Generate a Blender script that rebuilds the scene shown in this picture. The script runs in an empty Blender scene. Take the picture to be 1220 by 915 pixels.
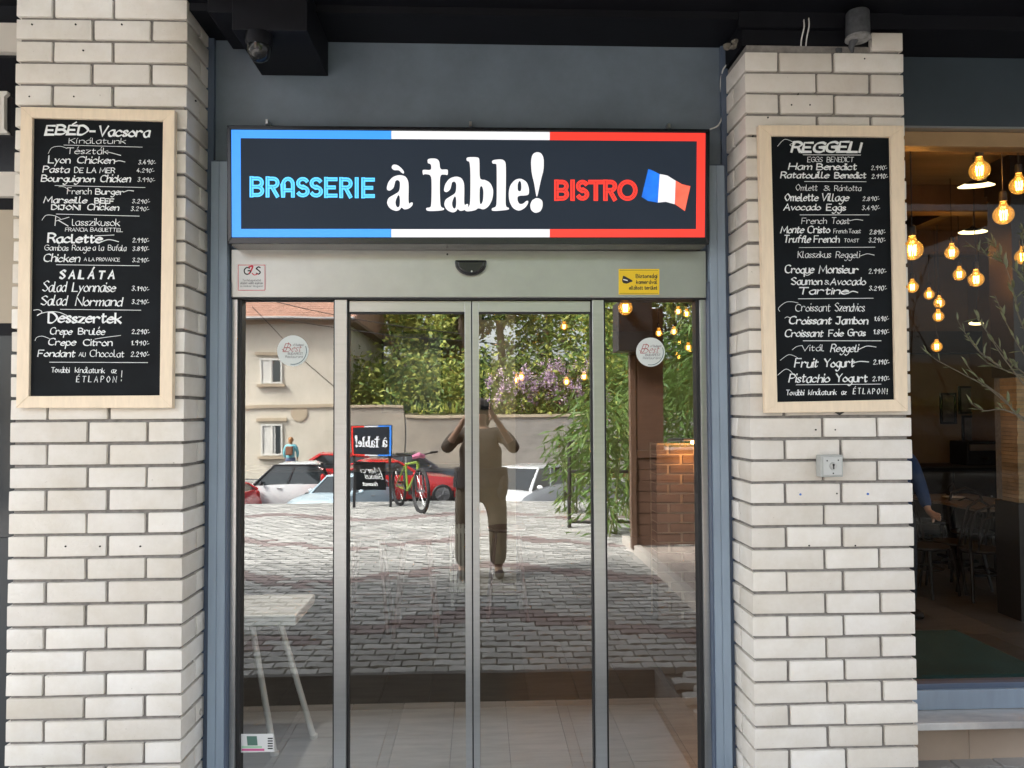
import bpy, bmesh, math, random
from mathutils import Vector, Matrix
random.seed(7)
R=math.radians
SC=bpy.context.scene
COL=SC.collection
# ---------------------------------------------------------------- camera
CAM=Vector((0,-3.5,1.8)); FPX=915.0
yaw=R(2.38); pitch=R(1.86)
F=Vector((math.sin(yaw)*math.cos(pitch),math.cos(yaw)*math.cos(pitch),math.sin(pitch)))
RT=F.cross(Vector((0,0,1))).normalized()
UP=RT.cross(F).normalized()
roll=0.0051
RT2=(RT*math.cos(roll)-UP*math.sin(roll)).normalized(); UP2=RT2.cross(F).normalized()
cam=bpy.data.cameras.new('camera'); co=bpy.data.objects.new('camera',cam); COL.objects.link(co)
co.matrix_world=Matrix(((RT2.x,UP2.x,-F.x,CAM.x),(RT2.y,UP2.y,-F.y,CAM.y),(RT2.z,UP2.z,-F.z,CAM.z),(0,0,0,1)))
cam.sensor_width=36; cam.lens=36*FPX/1220; cam.clip_start=.01; cam.clip_end=600
SC.camera=co
def P(px,py,y):
    "point of the plane at depth y seen at pixel px,py of the photograph"
    d=F*FPX+RT2*(px-610)-UP2*(py-457.5)
    t=(y-CAM.y)/d.y
    return CAM+d*t
def V(px,py,y):
    "point on the street (y negative) whose mirror image in the door glass is seen at px,py"
    p=P(px,py,-y); return Vector((p.x,y,p.z))
# ---------------------------------------------------------------- world, sun, exposure
W=bpy.data.worlds.new("World"); SC.world=W; W.use_nodes=True
nt=W.node_tree; bg=nt.nodes['Background']
sky=nt.nodes.new('ShaderNodeTexSky'); sky.sky_type='NISHITA'; sky.sun_disc=False
SUN_EL=R(46); SUN_AZ=R(-62)          # azimuth measured clockwise from +y
sky.sun_elevation=SUN_EL; sky.sun_rotation=SUN_AZ; sky.air_density=1.0; sky.dust_density=4; sky.ozone_density=1
hs=nt.nodes.new('ShaderNodeHueSaturation'); hs.inputs['Saturation'].default_value=.30; hs.inputs['Value'].default_value=1.0
nt.links.new(sky.outputs[0],hs.inputs['Color']); nt.links.new(hs.outputs[0],bg.inputs[0]); bg.inputs[1].default_value=.15
sl=bpy.data.lights.new('sun','SUN'); sl.energy=2.6; sl.angle=R(16); sl.color=(1,.96,.9)
so=bpy.data.objects.new('sun',sl); COL.objects.link(so); so.location=(0,-10,20)
sd=Vector((math.sin(SUN_AZ)*math.cos(SUN_EL),math.cos(SUN_AZ)*math.cos(SUN_EL),math.sin(SUN_EL)))
so.rotation_euler=(-sd).to_track_quat('-Z','Y').to_euler()
SC.view_settings.view_transform='Standard'; SC.view_settings.look='None'; SC.view_settings.gamma=1
SC.view_settings.exposure=2.6
try:
    SC.cycles.max_bounces=10; SC.cycles.transparent_max_bounces=16; SC.cycles.use_denoising=True
    SC.cycles.sample_clamp_indirect=4
except Exception: pass
# ---------------------------------------------------------------- materials
MATS={}
def M(name,col,rough=.6,metal=0,var=0,scale=6,bump=0,bscale=80,emit=0,ecol=None,rand=0,col2=None,spec=.5,trans=0,stretch=None,coat=0):
    if name in MATS: return MATS[name]
    m=bpy.data.materials.new(name); m.use_nodes=True; n=m.node_tree.nodes; l=m.node_tree.links
    b=n['Principled BSDF']; c=tuple(col)+(1,)
    b.inputs['Roughness'].default_value=rough; b.inputs['Metallic'].default_value=metal
    b.inputs['Specular IOR Level'].default_value=spec
    b.inputs['Coat Weight'].default_value=coat
    b.inputs['Base Color'].default_value=c
    out=None
    geo=n.new('ShaderNodeNewGeometry'); vec=geo.outputs['Position']
    if stretch:
        mp=n.new('ShaderNodeMapping'); mp.inputs['Scale'].default_value=stretch; l.new(vec,mp.inputs[0]); vec=mp.outputs[0]
    if var or col2:
        t=n.new('ShaderNodeTexNoise'); t.inputs['Scale'].default_value=scale; t.inputs['Detail'].default_value=6; t.inputs['Roughness'].default_value=.65
        l.new(vec,t.inputs['Vector'])
        r=n.new('ShaderNodeValToRGB'); r.color_ramp.elements[0].position=.32; r.color_ramp.elements[1].position=.68
        c2=tuple(col2)+(1,) if col2 else tuple(min(1,x*(1+var)) for x in col)+(1,)
        r.color_ramp.elements[0].color=c if col2 else tuple(x*(1-var) for x in col)+(1,)
        r.color_ramp.elements[1].color=c2
        l.new(t.outputs[0],r.inputs[0]); out=r.outputs[0]
    if rand:
        oi=n.new('ShaderNodeObjectInfo'); mr=n.new('ShaderNodeMapRange'); l.new(oi.outputs['Random'],mr.inputs[0])
        mr.inputs[3].default_value=1-rand; mr.inputs[4].default_value=1+rand
        h=n.new('ShaderNodeHueSaturation'); l.new(mr.outputs[0],h.inputs['Value'])
        if out: l.new(out,h.inputs['Color'])
        else: h.inputs['Color'].default_value=c
        out=h.outputs[0]
    if out: l.new(out,b.inputs['Base Color'])
    if bump:
        t2=n.new('ShaderNodeTexNoise'); t2.inputs['Scale'].default_value=bscale; t2.inputs['Detail'].default_value=5
        l.new(vec,t2.inputs['Vector'])
        bp=n.new('ShaderNodeBump'); bp.inputs['Strength'].default_value=bump; bp.inputs['Distance'].default_value=.004
        l.new(t2.outputs[0],bp.inputs['Height']); l.new(bp.outputs[0],b.inputs['Normal'])
    if emit:
        b.inputs['Emission Color'].default_value=tuple(ecol or col)+(1,); b.inputs['Emission Strength'].default_value=emit
        if out and not ecol: l.new(out,b.inputs['Emission Color'])
    if trans: b.inputs['Transmission Weight'].default_value=trans
    MATS[name]=m; return m
def glassmat(name,refl,tint,wav=0,fres=.25):
    m=bpy.data.materials.new(name); m.use_nodes=True; n=m.node_tree.nodes; l=m.node_tree.links
    for x in list(n): 
        if x.type!='OUTPUT_MATERIAL': n.remove(x)
    o=n['Material Output']; t=n.new('ShaderNodeBsdfTransparent'); t.inputs[0].default_value=tuple(tint)+(1,)
    g=n.new('ShaderNodeBsdfGlossy'); g.inputs['Roughness'].default_value=0.0; g.inputs[0].default_value=(.97,1,.99,1)
    lw=n.new('ShaderNodeLayerWeight'); lw.inputs[0].default_value=.35
    mr=n.new('ShaderNodeMapRange'); mr.inputs[3].default_value=refl; mr.inputs[4].default_value=min(1,refl+fres*2)
    l.new(lw.outputs['Facing'],mr.inputs[0])
    mx=n.new('ShaderNodeMixShader'); l.new(mr.outputs[0],mx.inputs[0]); l.new(t.outputs[0],mx.inputs[1]); l.new(g.outputs[0],mx.inputs[2]); l.new(mx.outputs[0],o.inputs[0])
    if wav:
        geo=n.new('ShaderNodeNewGeometry'); tx=n.new('ShaderNodeTexNoise'); tx.inputs['Scale'].default_value=2.2; tx.inputs['Detail'].default_value=1
        l.new(geo.outputs['Position'],tx.inputs['Vector']); bp=n.new('ShaderNodeBump'); bp.inputs['Strength'].default_value=1; bp.inputs['Distance'].default_value=wav
        l.new(tx.outputs[0],bp.inputs['Height']); l.new(bp.outputs[0],g.inputs['Normal'])
    MATS[name]=m; return m
def brickmat():
    m=bpy.data.materials.new('cream_brick'); m.use_nodes=True; n=m.node_tree.nodes; l=m.node_tree.links
    b=n['Principled BSDF']; b.inputs['Roughness'].default_value=.85; b.inputs['Specular IOR Level'].default_value=.2
    geo=n.new('ShaderNodeNewGeometry'); oi=n.new('ShaderNodeObjectInfo')
    def noise(s,d,st=None):
        t=n.new('ShaderNodeTexNoise'); t.inputs['Scale'].default_value=s; t.inputs['Detail'].default_value=d; t.inputs['Roughness'].default_value=.7
        if st:
            mp=n.new('ShaderNodeMapping'); mp.inputs['Scale'].default_value=st; l.new(geo.outputs['Position'],mp.inputs[0]); l.new(mp.outputs[0],t.inputs['Vector'])
        else: l.new(geo.outputs['Position'],t.inputs['Vector'])
        return t.outputs[0]
    def ramp(src,a,bb,ca,cb):
        r=n.new('ShaderNodeValToRGB'); e=r.color_ramp.elements; e[0].position=a; e[1].position=bb; e[0].color=ca+(1,); e[1].color=cb+(1,); l.new(src,r.inputs[0]); return r.outputs[0]
    def mul(a,bv):
        x=n.new('ShaderNodeMixRGB'); x.blend_type='MULTIPLY'; x.inputs[0].default_value=1; l.new(a,x.inputs[1]); l.new(bv,x.inputs[2]); return x.outputs[0]
    base=ramp(oi.outputs['Random'],0,1,(.68,.64,.585),(.82,.79,.745))
    base=mul(base,ramp(noise(9,8),.3,.62,(.92,.905,.88),(1,1,1)))
    base=mul(base,ramp(noise(2.2,5),.35,.62,(.93,.91,.87),(1,1,1)))
    base=mul(base,ramp(noise(55,3),.70,.78,(1,1,1),(.45,.42,.38)))
    base=mul(base,ramp(noise(160,2),.72,.80,(1,1,1),(.55,.52,.48)))
    l.new(base,b.inputs['Base Color'])
    bp=n.new('ShaderNodeBump'); bp.inputs['Strength'].default_value=.5; bp.inputs['Distance'].default_value=.004; l.new(noise(70,6),bp.inputs['Height']); l.new(bp.outputs[0],b.inputs['Normal'])
    MATS['cream_brick']=m; return m
# ---------------------------------------------------------------- object helpers
def tag(o,label=None,cat=None,group=None,kind=None):
    if label: o['label']=label
    if cat: o['category']=cat
    if group: o['group']=group
    if kind: o['kind']=kind
    return o
def empty(name,loc=(0,0,0),rz=0,parent=None):
    o=bpy.data.objects.new(name,None); COL.objects.link(o); o.location=loc; o.rotation_euler=(0,0,rz); o.empty_display_size=.1
    if parent: o.parent=parent
    return o
class MB:
    def __init__(s): s.v=[]; s.f=[]; s.mi=[]
    def box(s,x0,x1,y0,y1,z0,z1,m=0):
        k=len(s.v); s.v+=[(x0,y0,z0),(x1,y0,z0),(x1,y1,z0),(x0,y1,z0),(x0,y0,z1),(x1,y0,z1),(x1,y1,z1),(x0,y1,z1)]
        s.f+=[(k,k+3,k+2,k+1),(k+4,k+5,k+6,k+7),(k,k+1,k+5,k+4),(k+1,k+2,k+6,k+5),(k+2,k+3,k+7,k+6),(k+3,k,k+4,k+7)]; s.mi+=[m]*6; return s
    def pts(s,vs,fs,m=0):
        k=len(s.v); s.v+=[tuple(p) for p in vs]; s.f+=[tuple(i+k for i in f) for f in fs]; s.mi+=[m]*len(fs); return s
    def quadslab(s,c,y0,y1,m=0):
        "four (x,z) corners, between y0 and y1"
        a=[(x,y0,z) for x,z in c]; b=[(x,y1,z) for x,z in c]
        return s.pts(a+b,[(0,1,2,3),(7,6,5,4),(0,4,5,1),(1,5,6,2),(2,6,7,3),(3,7,4,0)],m)
    def poly(s,o,y0,y1,m=0):
        n=len(o); a=[(x,y0,z) for x,z in o]; b=[(x,y1,z) for x,z in o]
        return s.pts(a+b,[tuple(range(n)),tuple(range(2*n-1,n-1,-1))]+[(i,i+n,(i+1)%n+n,(i+1)%n) for i in range(n)],m)
    def tube(s,pts,r,n=8,m=0,cap=True):
        pts=[Vector(p) for p in pts]; rr=r if isinstance(r,(list,tuple)) else [r]*len(pts); k0=len(s.v); prev=None
        for i,p in enumerate(pts):
            d=(pts[min(i+1,len(pts)-1)]-pts[max(i-1,0)])
            if d.length<1e-9: d=Vector((0,0,1))
            d.normalize()
            a=prev if prev is not None else (Vector((0,0,1)) if abs(d.z)<.9 else Vector((1,0,0)))
            u=(a-d*a.dot(d)); 
            if u.length<1e-6: u=Vector((1,0,0)).cross(d)
            u.normalize(); w=d.cross(u); prev=u
            for j in range(n):
                t=2*math.pi*j/n; s.v.append(tuple(p+(u*math.cos(t)+w*math.sin(t))*rr[i]))
        for i in range(len(pts)-1):
            for j in range(n):
                a=k0+i*n+j; b=k0+i*n+(j+1)%n; s.f.append((a,b,b+n,a+n)); s.mi.append(m)
        if cap:
            s.f.append(tuple(range(k0+n-1,k0-1,-1))); s.f.append(tuple(range(k0+(len(pts)-1)*n,k0+len(pts)*n))); s.mi+=[m,m]
        return s
    def lathe(s,prof,c=(0,0,0),ax='z',n=16,m=0):
        k0=len(s.v); c=Vector(c)
        for r,h in prof:
            for j in range(n):
                t=2*math.pi*j/n; a,b=r*math.cos(t),r*math.sin(t)
                s.v.append(tuple(c+Vector({'z':(a,b,h),'y':(a,h,b),'x':(h,a,b)}[ax])))
        for i in range(len(prof)-1):
            for j in range(n):
                a=k0+i*n+j; b=k0+i*n+(j+1)%n; s.f.append((a,b,b+n,a+n)); s.mi.append(m)
        s.f.append(tuple(range(k0+n-1,k0-1,-1))); s.f.append(tuple(range(k0+(len(prof)-1)*n,k0+len(prof)*n))); s.mi+=[m,m]
        return s
    def ball(s,c,r,n=12,m=0,sc=(1,1,1)):
        k=len(s.v); h=n//2
        for i in range(h+1):
            p=math.pi*i/h
            for j in range(n):
                t=2*math.pi*j/n; s.v.append((c[0]+r*sc[0]*math.sin(p)*math.cos(t),c[1]+r*sc[1]*math.sin(p)*math.sin(t),c[2]+r*sc[2]*math.cos(p)))
        for i in range(h):
            for j in range(n):
                a=k+i*n+j; b=k+i*n+(j+1)%n; s.f.append((a,b,b+n,a+n)); s.mi.append(m)
        return s
    def build(s,name,mat,parent=None,smooth=False,bevel=0,fix=True):
        me=bpy.data.meshes.new(name); me.from_pydata(s.v,[],s.f)
        for mm in (mat if isinstance(mat,(list,tuple)) else [mat]): me.materials.append(mm)
        if isinstance(mat,(list,tuple)) and len(mat)>1: me.polygons.foreach_set('material_index',s.mi)
        if fix and len(s.f)<60000:
            bm=bmesh.new(); bm.from_mesh(me); bmesh.ops.recalc_face_normals(bm,faces=bm.faces); bm.to_mesh(me); bm.free()
        if smooth:
            me.polygons.foreach_set('use_smooth',[True]*len(me.polygons))
            try: me.set_sharp_from_angle(angle=R(40))
            except Exception: pass
        me.update()
        o=bpy.data.objects.new(name,me); COL.objects.link(o)
        if parent: o.parent=parent
        if bevel:
            b=o.modifiers.new('bevel','BEVEL'); b.width=bevel; b.segments=2; b.limit_method='ANGLE'
        return o
def copy_tree(o,parent=None):
    c=o.copy(); COL.objects.link(c)
    if parent: c.parent=parent
    for ch in [x for x in ALLC(o)]: copy_tree(ch,c)
    return c
def ALLC(o): return list(o.children)
def rel(parent,objs): pass
# ---------------------------------------------------------------- palette
brick=brickmat()
mortar=M('grey_mortar',(.22,.205,.19),.95,var=.25,scale=30,bump=.5)
bluepaint=M('steel_blue_paint',(.26,.325,.40),.42,var=.10,scale=2.5,bump=.08,bscale=200,stretch=(4,4,.7))
bluedark=M('slate_blue_paint',(.085,.115,.17),.45,var=.06,scale=3)
panelgrey=M('grey_blue_panel',(.13,.165,.205),.5,var=.16,scale=3.0,bump=.05,bscale=200)
black=M('black_paint',(.0055,.006,.009),.6,spec=.2,var=.2,scale=5,bump=.08,bscale=40)
blackgloss=M('black_gloss',(.008,.009,.012),.22)
rubber=M('black_rubber',(.012,.012,.013),.6)
alu=M('brushed_aluminium',(.43,.44,.44),.28,metal=.8,var=.05,scale=1.5,stretch=(1,1,40))
aluh=M('header_aluminium',(.36,.37,.355),.33,metal=.8,var=.10,scale=2.2,bump=.02,bscale=5)
wood=M('pale_birch',(.80,.66,.49),.5,var=.06,scale=9,stretch=(6,1,1),bump=.05)
slate=M('chalkboard_black',(.004,.006,.008),.6,spec=.15,var=.35,scale=7)
chalk=M('white_chalk_paint',(.78,.80,.80),.7,var=.08,scale=120)
steel=M('steel',(.5,.5,.5),.3,metal=1)
white=M('white_plastic',(.75,.75,.72),.4)
glass=glassmat('door_glass',.25,(.94,.97,.95),wav=.0006)
wglass=glassmat('window_glass',.006,(.80,.82,.80),wav=.0004,fres=.006)
# ================================================================= STROKE LETTERING
GL={
'A':"-003860 -1353",'B':"-0008 0838563404 0444624000",'C':"67481704114061",'D':"-0008 0838643000",'E':"-58080050 -0444",'F':"-580800 -0444",
'G':"67481704114061 -616434",'H':"-0008 -6068 -0464",'I':"-0008",'J':"-1858 48423001",'K':"-0008 -5804 -1550",'L':"-080050",'M':"-0018427880",
'N':"-00086068",'O':"381604123052645638",'P':"-0008 0838563404",'Q':"381604123052645638 -3260",'R':"-0008 0838563404 -3450",'S':"5738170634523001",
'T':"-0868 -3830",'U':"080220405258",'V':"-083068",'W':"-0820466088",'Y':"-0834 -6834 -3430",'Z':"-08580050",
'a':"4525031030 43 -4540",'b':"-0800 042543412001",'c':"442503012041",'d':"442503012042 -4840",'e':"0343442503012041",'f':"48382620 -0545",
'g':"4525031130 43 454m2p0o",'h':"-0800 03254440",'i':"-0500 -0708",'j':"252m0o -2728",'k':"-0800 -4502 -1340",'l':"08011020",'m':"-0500 03253430 33556460",
'n':"-0500 03254440",'o':"25030120414325",'p':"-050p 042543412001",'q':"442503012042 -454p",'r':"-0500 032544",'s':"342504311001",'t':"17112031 -0535",
'u':"0501103042 -4540",'v':"-052045",'w':"-0510345065",'x':"-0045 -0540",'y':"-0521 45210p",'z':"-05450040",
'0':"27050220424527",'1':"-052720",'2':"05274500 -0040",'3':"06274624422001",'4':"-370252 -3430",'6':"370411304224 03",'8':"27054220024527",'9':"45240526374530",
'.':"-0001",'-':"-0333",'&':"50161846022053",'!':"-0803 -0001",':':"-0607 -0233",
}
GL['a']="452503103043 -4540"; GL['g']="452503113043 454m2p0o"; GL['6']="37041130422403"
GL['É']=GL['E']+" -294b"; GL['Á']=GL['A']+" -394b"; GL['á']=GL['a']+" -3749"; GL['é']=GL['e']+" -2739"; GL['í']="-0500 -0618"; GL['ü']=GL['u']+" -1617 -3637"
def cc(ch): return {'m':-1,'n':-2,'o':-3,'p':-4,'a':10,'b':11}.get(ch) if ch in 'mnopab' else int(ch)
def smooth_line(p,k=5):
    if len(p)<3: return p
    out=[]
    for i in range(len(p)-1):
        p0=p[max(i-1,0)];p1=p[i];p2=p[i+1];p3=p[min(i+2,len(p)-1)]
        for j in range(k):
            t=j/k; out.append(tuple(.5*((2*p1[a])+(-p0[a]+p2[a])*t+(2*p0[a]-5*p1[a]+4*p2[a]-p3[a])*t*t+(-p0[a]+3*p1[a]-3*p2[a]+p3[a])*t**3) for a in (0,1)))
    out.append(p[-1]); return out
GCACHE={}
def glyph(ch):
    if ch in GCACHE: return GCACHE[ch]
    st=[];w=0
    for s in GL[ch].split():
        sm=not s.startswith('-'); s=s.lstrip('-')
        p=[(cc(s[i]),cc(s[i+1])) for i in range(0,len(s)-1,2)]
        w=max(w,max(q[0] for q in p)); st.append((smooth_line(p) if sm else p,sm))
    GCACHE[ch]=(st,w); return GCACHE[ch]
class Pen:
    "collects ribbons in photograph pixels, mapped to the plane y by fn"
    def __init__(s,fn): s.mb=MB(); s.fn=fn; s.k=0
    def ribbon(s,p,w,nib=None,wmin=.35):
        # resample so corners are fine
        if len(p)<2: return
        L=[];Rr=[]
        n=len(p)
        for i in range(n):
            a=p[max(i-1,0)]; b=p[min(i+1,n-1)]; dx,dy=b[0]-a[0],b[1]-a[1]; d=math.hypot(dx,dy) or 1; dx/=d;dy/=d
            ww=w
            if nib is not None: ww=w*(wmin+(1-wmin)*abs(math.sin(math.atan2(-dy,dx)-nib)))
            q=p[i]
            if i==0: q=(q[0]-dx*w*.25,q[1]-dy*w*.25)
            if i==n-1: q=(q[0]+dx*w*.25,q[1]+dy*w*.25)
            # mitre
            if 0<i<n-1:
                d1=(p[i][0]-a[0],p[i][1]-a[1]); d2=(b[0]-p[i][0],b[1]-p[i][1]); l1=math.hypot(*d1) or 1; l2=math.hypot(*d2) or 1
                cs=(d1[0]*d2[0]+d1[1]*d2[1])/(l1*l2); ww/=max(.6,math.sqrt(max(0,(1+cs)/2)))
            L.append((q[0]-dy*ww/2,q[1]+dx*ww/2)); Rr.append((q[0]+dy*ww/2,q[1]-dx*ww/2))
        s.k+=1; off=-(s.k%9)*.00012; vs=[]
        for i in range(n):
            for q in (L[i],Rr[i]):
                v=s.fn(q[0],q[1]); vs.append((v.x,v.y+off*s.sg-s.sg*i*.000004,v.z))
        s.mb.pts(vs,[(2*i,2*i+1,2*i+3,2*i+2) for i in range(n-1)])
    sg=1
    def text(s,t,x0,x1,bl0,cap,w,bl1=None,slant=.18,nib=R(35),wmin=.35,space=2.0,jit=.25,bl2=None):
        bl1=bl0 if bl1 is None else bl1
        u=cap/8.0; adv=[];x=0
        for ch in t:
            if ch==' ': x+=4; adv.append(None); continue
            st,gw=glyph(ch); adv.append((x,st)); x+=gw+space
        tot=max(x-space,1); sx=(x1-x0-w*.6)/tot
        for a in adv:
            if not a: continue
            jy=random.uniform(-jit,jit); js=random.uniform(.93,1.07); jr=random.uniform(-.05,.05)
            for p,sm in a[1]:
                pp=[]
                for gx,gy in p:
                    xx=x0+w*.3+(a[0]+gx)*sx+(gy*js-3)*u*(slant+jr)*.9
                    fr=(a[0]+gx)/tot
                    pp.append((xx,bl0+(bl1-bl0)*fr-gy*js*u+jy*u))
                s.ribbon(pp,w,nib,wmin)
    def line(s,p,w,sm=True): s.ribbon(smooth_line(p,8) if sm else p,w)
    def build(s,name,mat,parent): return s.mb.build(name,mat,parent,fix=False)
# ================================================================= CHALKBOARDS
LEFTB=[ # text,x0,x1,baseline,cap,weight[,slant]
("EBÉD-",54,114,160,11,2.3),("Vacsora",117,179,162,11,1.9),("Kínálatunk",82,150,170.6,6,.9),("Tészták",79,129,183,7,1.0),
("Lyon",57.5,84,194,8,1.4),("Chicken",92,137,194.3,8,1.4),("3.490:",165,186,195.6,5.8,.9),
("Pasta",51,83,205,7,1.4),("DE LA MER",88.5,137,205.5,6,1.2),("4.290:",163,184,205.2,5.5,.9),
("Bourguignon",49,113,216,7,1.5),("Chicken",119.5,156,216.4,8,1.5),("3.990:",164,185,216.4,5.5,.8),
("French",80,109,231,7,1.0),("Burger",113.5,148,231.3,6.5,1.3),
("Marseille",52,104,241.4,7,1.4),("BEEF",112.5,136,242,5.8,1.5),("3.290:",157.5,179,242,5.5,.9),
("DIJONI",61,96,249.5,5.4,1.5),("Chicken",104,142,250,7,1.4),("3.290:",156,178,251,5.5,.9),
("K",65.5,82,269,10,1.2),("lasszikusok",86,143,268.5,8,1.1),("FRANCIA BAGUETTEL",77.6,146.6,275.5,4.2,.8),
("Raclette",56.6,122,288.6,10,1.9),("2.990:",158,178,288.6,6,1.0),
("Gambas",53,81.6,298,6.5,.9),("Rouge",85.8,108,298,6.5,.9),("a la",110.5,124,298,6.5,.9),("Bufala",128.6,150.7,298.2,6.5,.9),("3.890:",158,178,298.6,5.8,1.0),
("Chicken",52,95.6,311.4,8.7,1.5),("A LA PROVANCE",100,143,310.8,4,.8),("3.290:",157.7,178,312,5.5,1.0),
("S A L Á T A",71,137,331.5,9.3,2.0),
("Salad",51,79.3,347,11.5,1.4),("Lyonnaise",86.3,138,347,10.5,1.4),("3.190:",157,178,346.3,6,1.0),
("Salad",49,80,363,11,1.5),("Normand",90,146,363.8,10,1.6),("3.290:",157,178,362,6,1.0),
("Desszertek",57,145,384,11.5,1.9),
("Crepe",59.6,86.3,398,7.6,1.3),("Brulée",93,125.3,398.2,7.6,1.3),("2.290:",157,178.5,397.6,6,1.1),
("Crepe",57.5,90.7,411,7.6,1.4),("Citron",99,134,411.5,7.6,1.4),("1.990:",156,178,411,6,1.0),
("Fondant",45,89.8,424.5,7.5,1.5),("AU",93.8,102,424.5,4.8,.9),("Chocolat",107,148,424.8,7.8,1.1),("2.290:",156,178,424.5,6.3,1.1),
("További",61,83,443.4,6,1.0),("kínálatunk",89.3,125,443.8,6,1.0),("az",132.7,139,444,6,1.0),("É T L A P O N",91,139,455,7,1.0),("!",144.5,147,454,12,1.0)]
LEFTL=[([(76,172.8),(169.7,175.3)],.55),([(80,177),(72,174.3),(62,176),(57.5,183)],.5),([(128,181),(136,183),(144,185.2)],.8),([(136,193),(142,191.5),(149,193)],.9),
([(65.3,221),(173,223.4)],.6),([(70,222.5),(76,222.6),(82,226)],.5),([(147,229),(153,227),(159.4,227.6)],.8),([(67,255),(166,257.5)],.7),([(72,260.5),(65,257),(55,256.5),(50,262.4)],.6),
([(121,288),(130,285.5),(141.4,288)],1.0),([(113,281),(136,280)],.8),([(67,315.4),(166,316.6)],.7),([(71.8,368.5),(168,369.6)],.7),
([(80,376),(70,372),(58,371.5),(47,374),(44.5,376),(50,372),(46,369),(40,369.6)],.8),([(59,403.5),(50.5,400.5),(44,402),(41.7,406)],.6),([(113,404),(125,402),(144,399.6)],.6),([(59,431.5),(176,432)],.7)]
RIGHTB=[("REGGELI",943,1026,181,11.3,2.5,.3),("EGGS",962,980,193,5.8,.8),("BENEDICT",985,1017,193,5.8,.8),
("Ham",939.5,967.4,202,7.2,1.5),("Benedict",972.7,1020.8,202.2,7.2,1.5),("2.990:",1038,1057,202.5,5.6,.9),
("Ratatouille",930,988,212,7,1.5),("Benedict",994,1032,212.2,7,1.5),("2.990:",1038.6,1058,212.7,6,1.0),
("Omlett",948,974,227,7,.8),("&",981.4,989,227,6,.8),("Rántotta",994,1026,227.3,6.5,.8),
("Omelette",934.8,975,239.3,8.3,1.4),("Village",978.3,1011.7,239.3,8.2,1.4),("2.890:",1027.8,1048,239.3,5.6,.9),
("Avocado",933.7,978,250.3,7,1.4),("Eggs",984.4,1007.7,250.6,7,1.4),("3.490:",1027,1048.5,250.3,6,1.0),
("French",955,985,266.5,7,.9),("Toast",990.5,1012,266.5,6.8,.9),
("Monte",930,958,277.4,7.8,1.5),("Cristo",962,989,277.4,7.8,1.4),("French",993,1009.4,277.8,5,.7),("Toast",1010.8,1025.5,277.8,5,.7),("2.890:",1036,1055,279,6,1.0),
("Truffle",933.7,966,288.7,7.8,1.5),("French",969.5,1000.3,288.7,7.5,1.4),("TOAST",1005.4,1023.4,288.6,4.2,.7),("3.290:",1035,1055,288.7,6,1.0),
("Klasszikus",950.5,990,307,7.4,.9),("Reggeli",995.8,1024.3,307,7.2,.9),
("Croque",935,970,325.2,8.8,1.5),("Monsieur",975.4,1022.8,325.4,8.8,1.5),("2.990:",1035,1056,325.8,6.2,1.0),
("Saumon",942.5,979.5,339,8,1.4),("&",982.3,988,339,5,.9),("Avocado",989.3,1031.7,339.3,8,1.4),("Tartine",951,1010.7,350.3,7.5,1.7),("3.290:",1035.4,1056.6,346,6,1.1),
("Croissant",947.5,989.3,370.8,8.8,1.0),("Szendvics",994.6,1030.2,370.8,9.5,1.1),
("Croissant",940,990.8,386,8.3,1.7),("Jambon",995.3,1034.3,386,8.3,1.7),("1.690:",1041.4,1059,382.3,6,1.1),
("Croissant",935,981,401,8.3,1.5),("Foie",987,1005,400.6,7.6,1.4),("Gras",1009.8,1031.2,400,7.6,1.4),("1.890:",1040.5,1059.6,398,6,1.1),
("Vitál",955,982,418,6.8,1.0),("Reggeli",989.7,1022.8,419,8.4,1.3),
("Fruit",946.6,974.9,437.3,9.5,1.7),("Yogurt",981.5,1018,437,9.5,1.7),("2.190:",1040.5,1059.6,434,6.3,1.1),
("Pistachio",940,988.8,455.3,9.5,1.6),("Yogurt",995.5,1033.6,454.8,9.3,1.6),("2.190:",1039.5,1060,453.8,6.3,1.1),
("További",936.4,958,470.8,6,1.1),("kínálatunk",963,996.8,470.2,6,1.1),("az",1002.4,1008.5,470,6,1.1),("É T L A P O N !",1016.3,1057.2,469.3,6.5,1.1)]
RIGHTL=[([(948,171),(944,174),(941,172.5),(944.7,170),(941,167.4),(934,166.4),(926.4,174.2)],.6),([(956.6,184.4),(1025.5,184.7)],.7),([(958.4,216.2),(1032,216.5)],.6),([(953,256),(1035.6,256)],.7),
([(1012,263),(1020,261.5),(1028,262.5)],.7),([(952,294.9),(1042.6,294.5)],.6),([(1024,305.3),(1029,303.5),(1034,302.4),(1041.7,304)],.6),([(968,324),(962,328),(955,325)],.8),([(1010,349.6),(1016,347),(1022,348.5)],1.2),
([(951,356),(1040.5,355.3)],.7),([(951,361),(943,359.5),(935.4,360.5),(927.6,367),(929,371)],.6),([(942,379),(938,377.5),(935,379)],.6),([(956.8,406),(1049.8,406)],.8),([(943.8,416.9),(949,413),(956,411.5)],.6),
([(1022,417),(1028,414),(1034,412.2),(1043.8,413.5)],.8),([(951,427),(946,424),(939,422.8),(929.5,429.3)],.6),([(1015,433),(1024,430.6),(1035,431.2)],1.1),([(945,446),(941,441.5),(935.4,440),(926.5,447)],.6),([(948.5,458.5),(1049.8,457.6)],.7)]
YP=-.31
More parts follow.
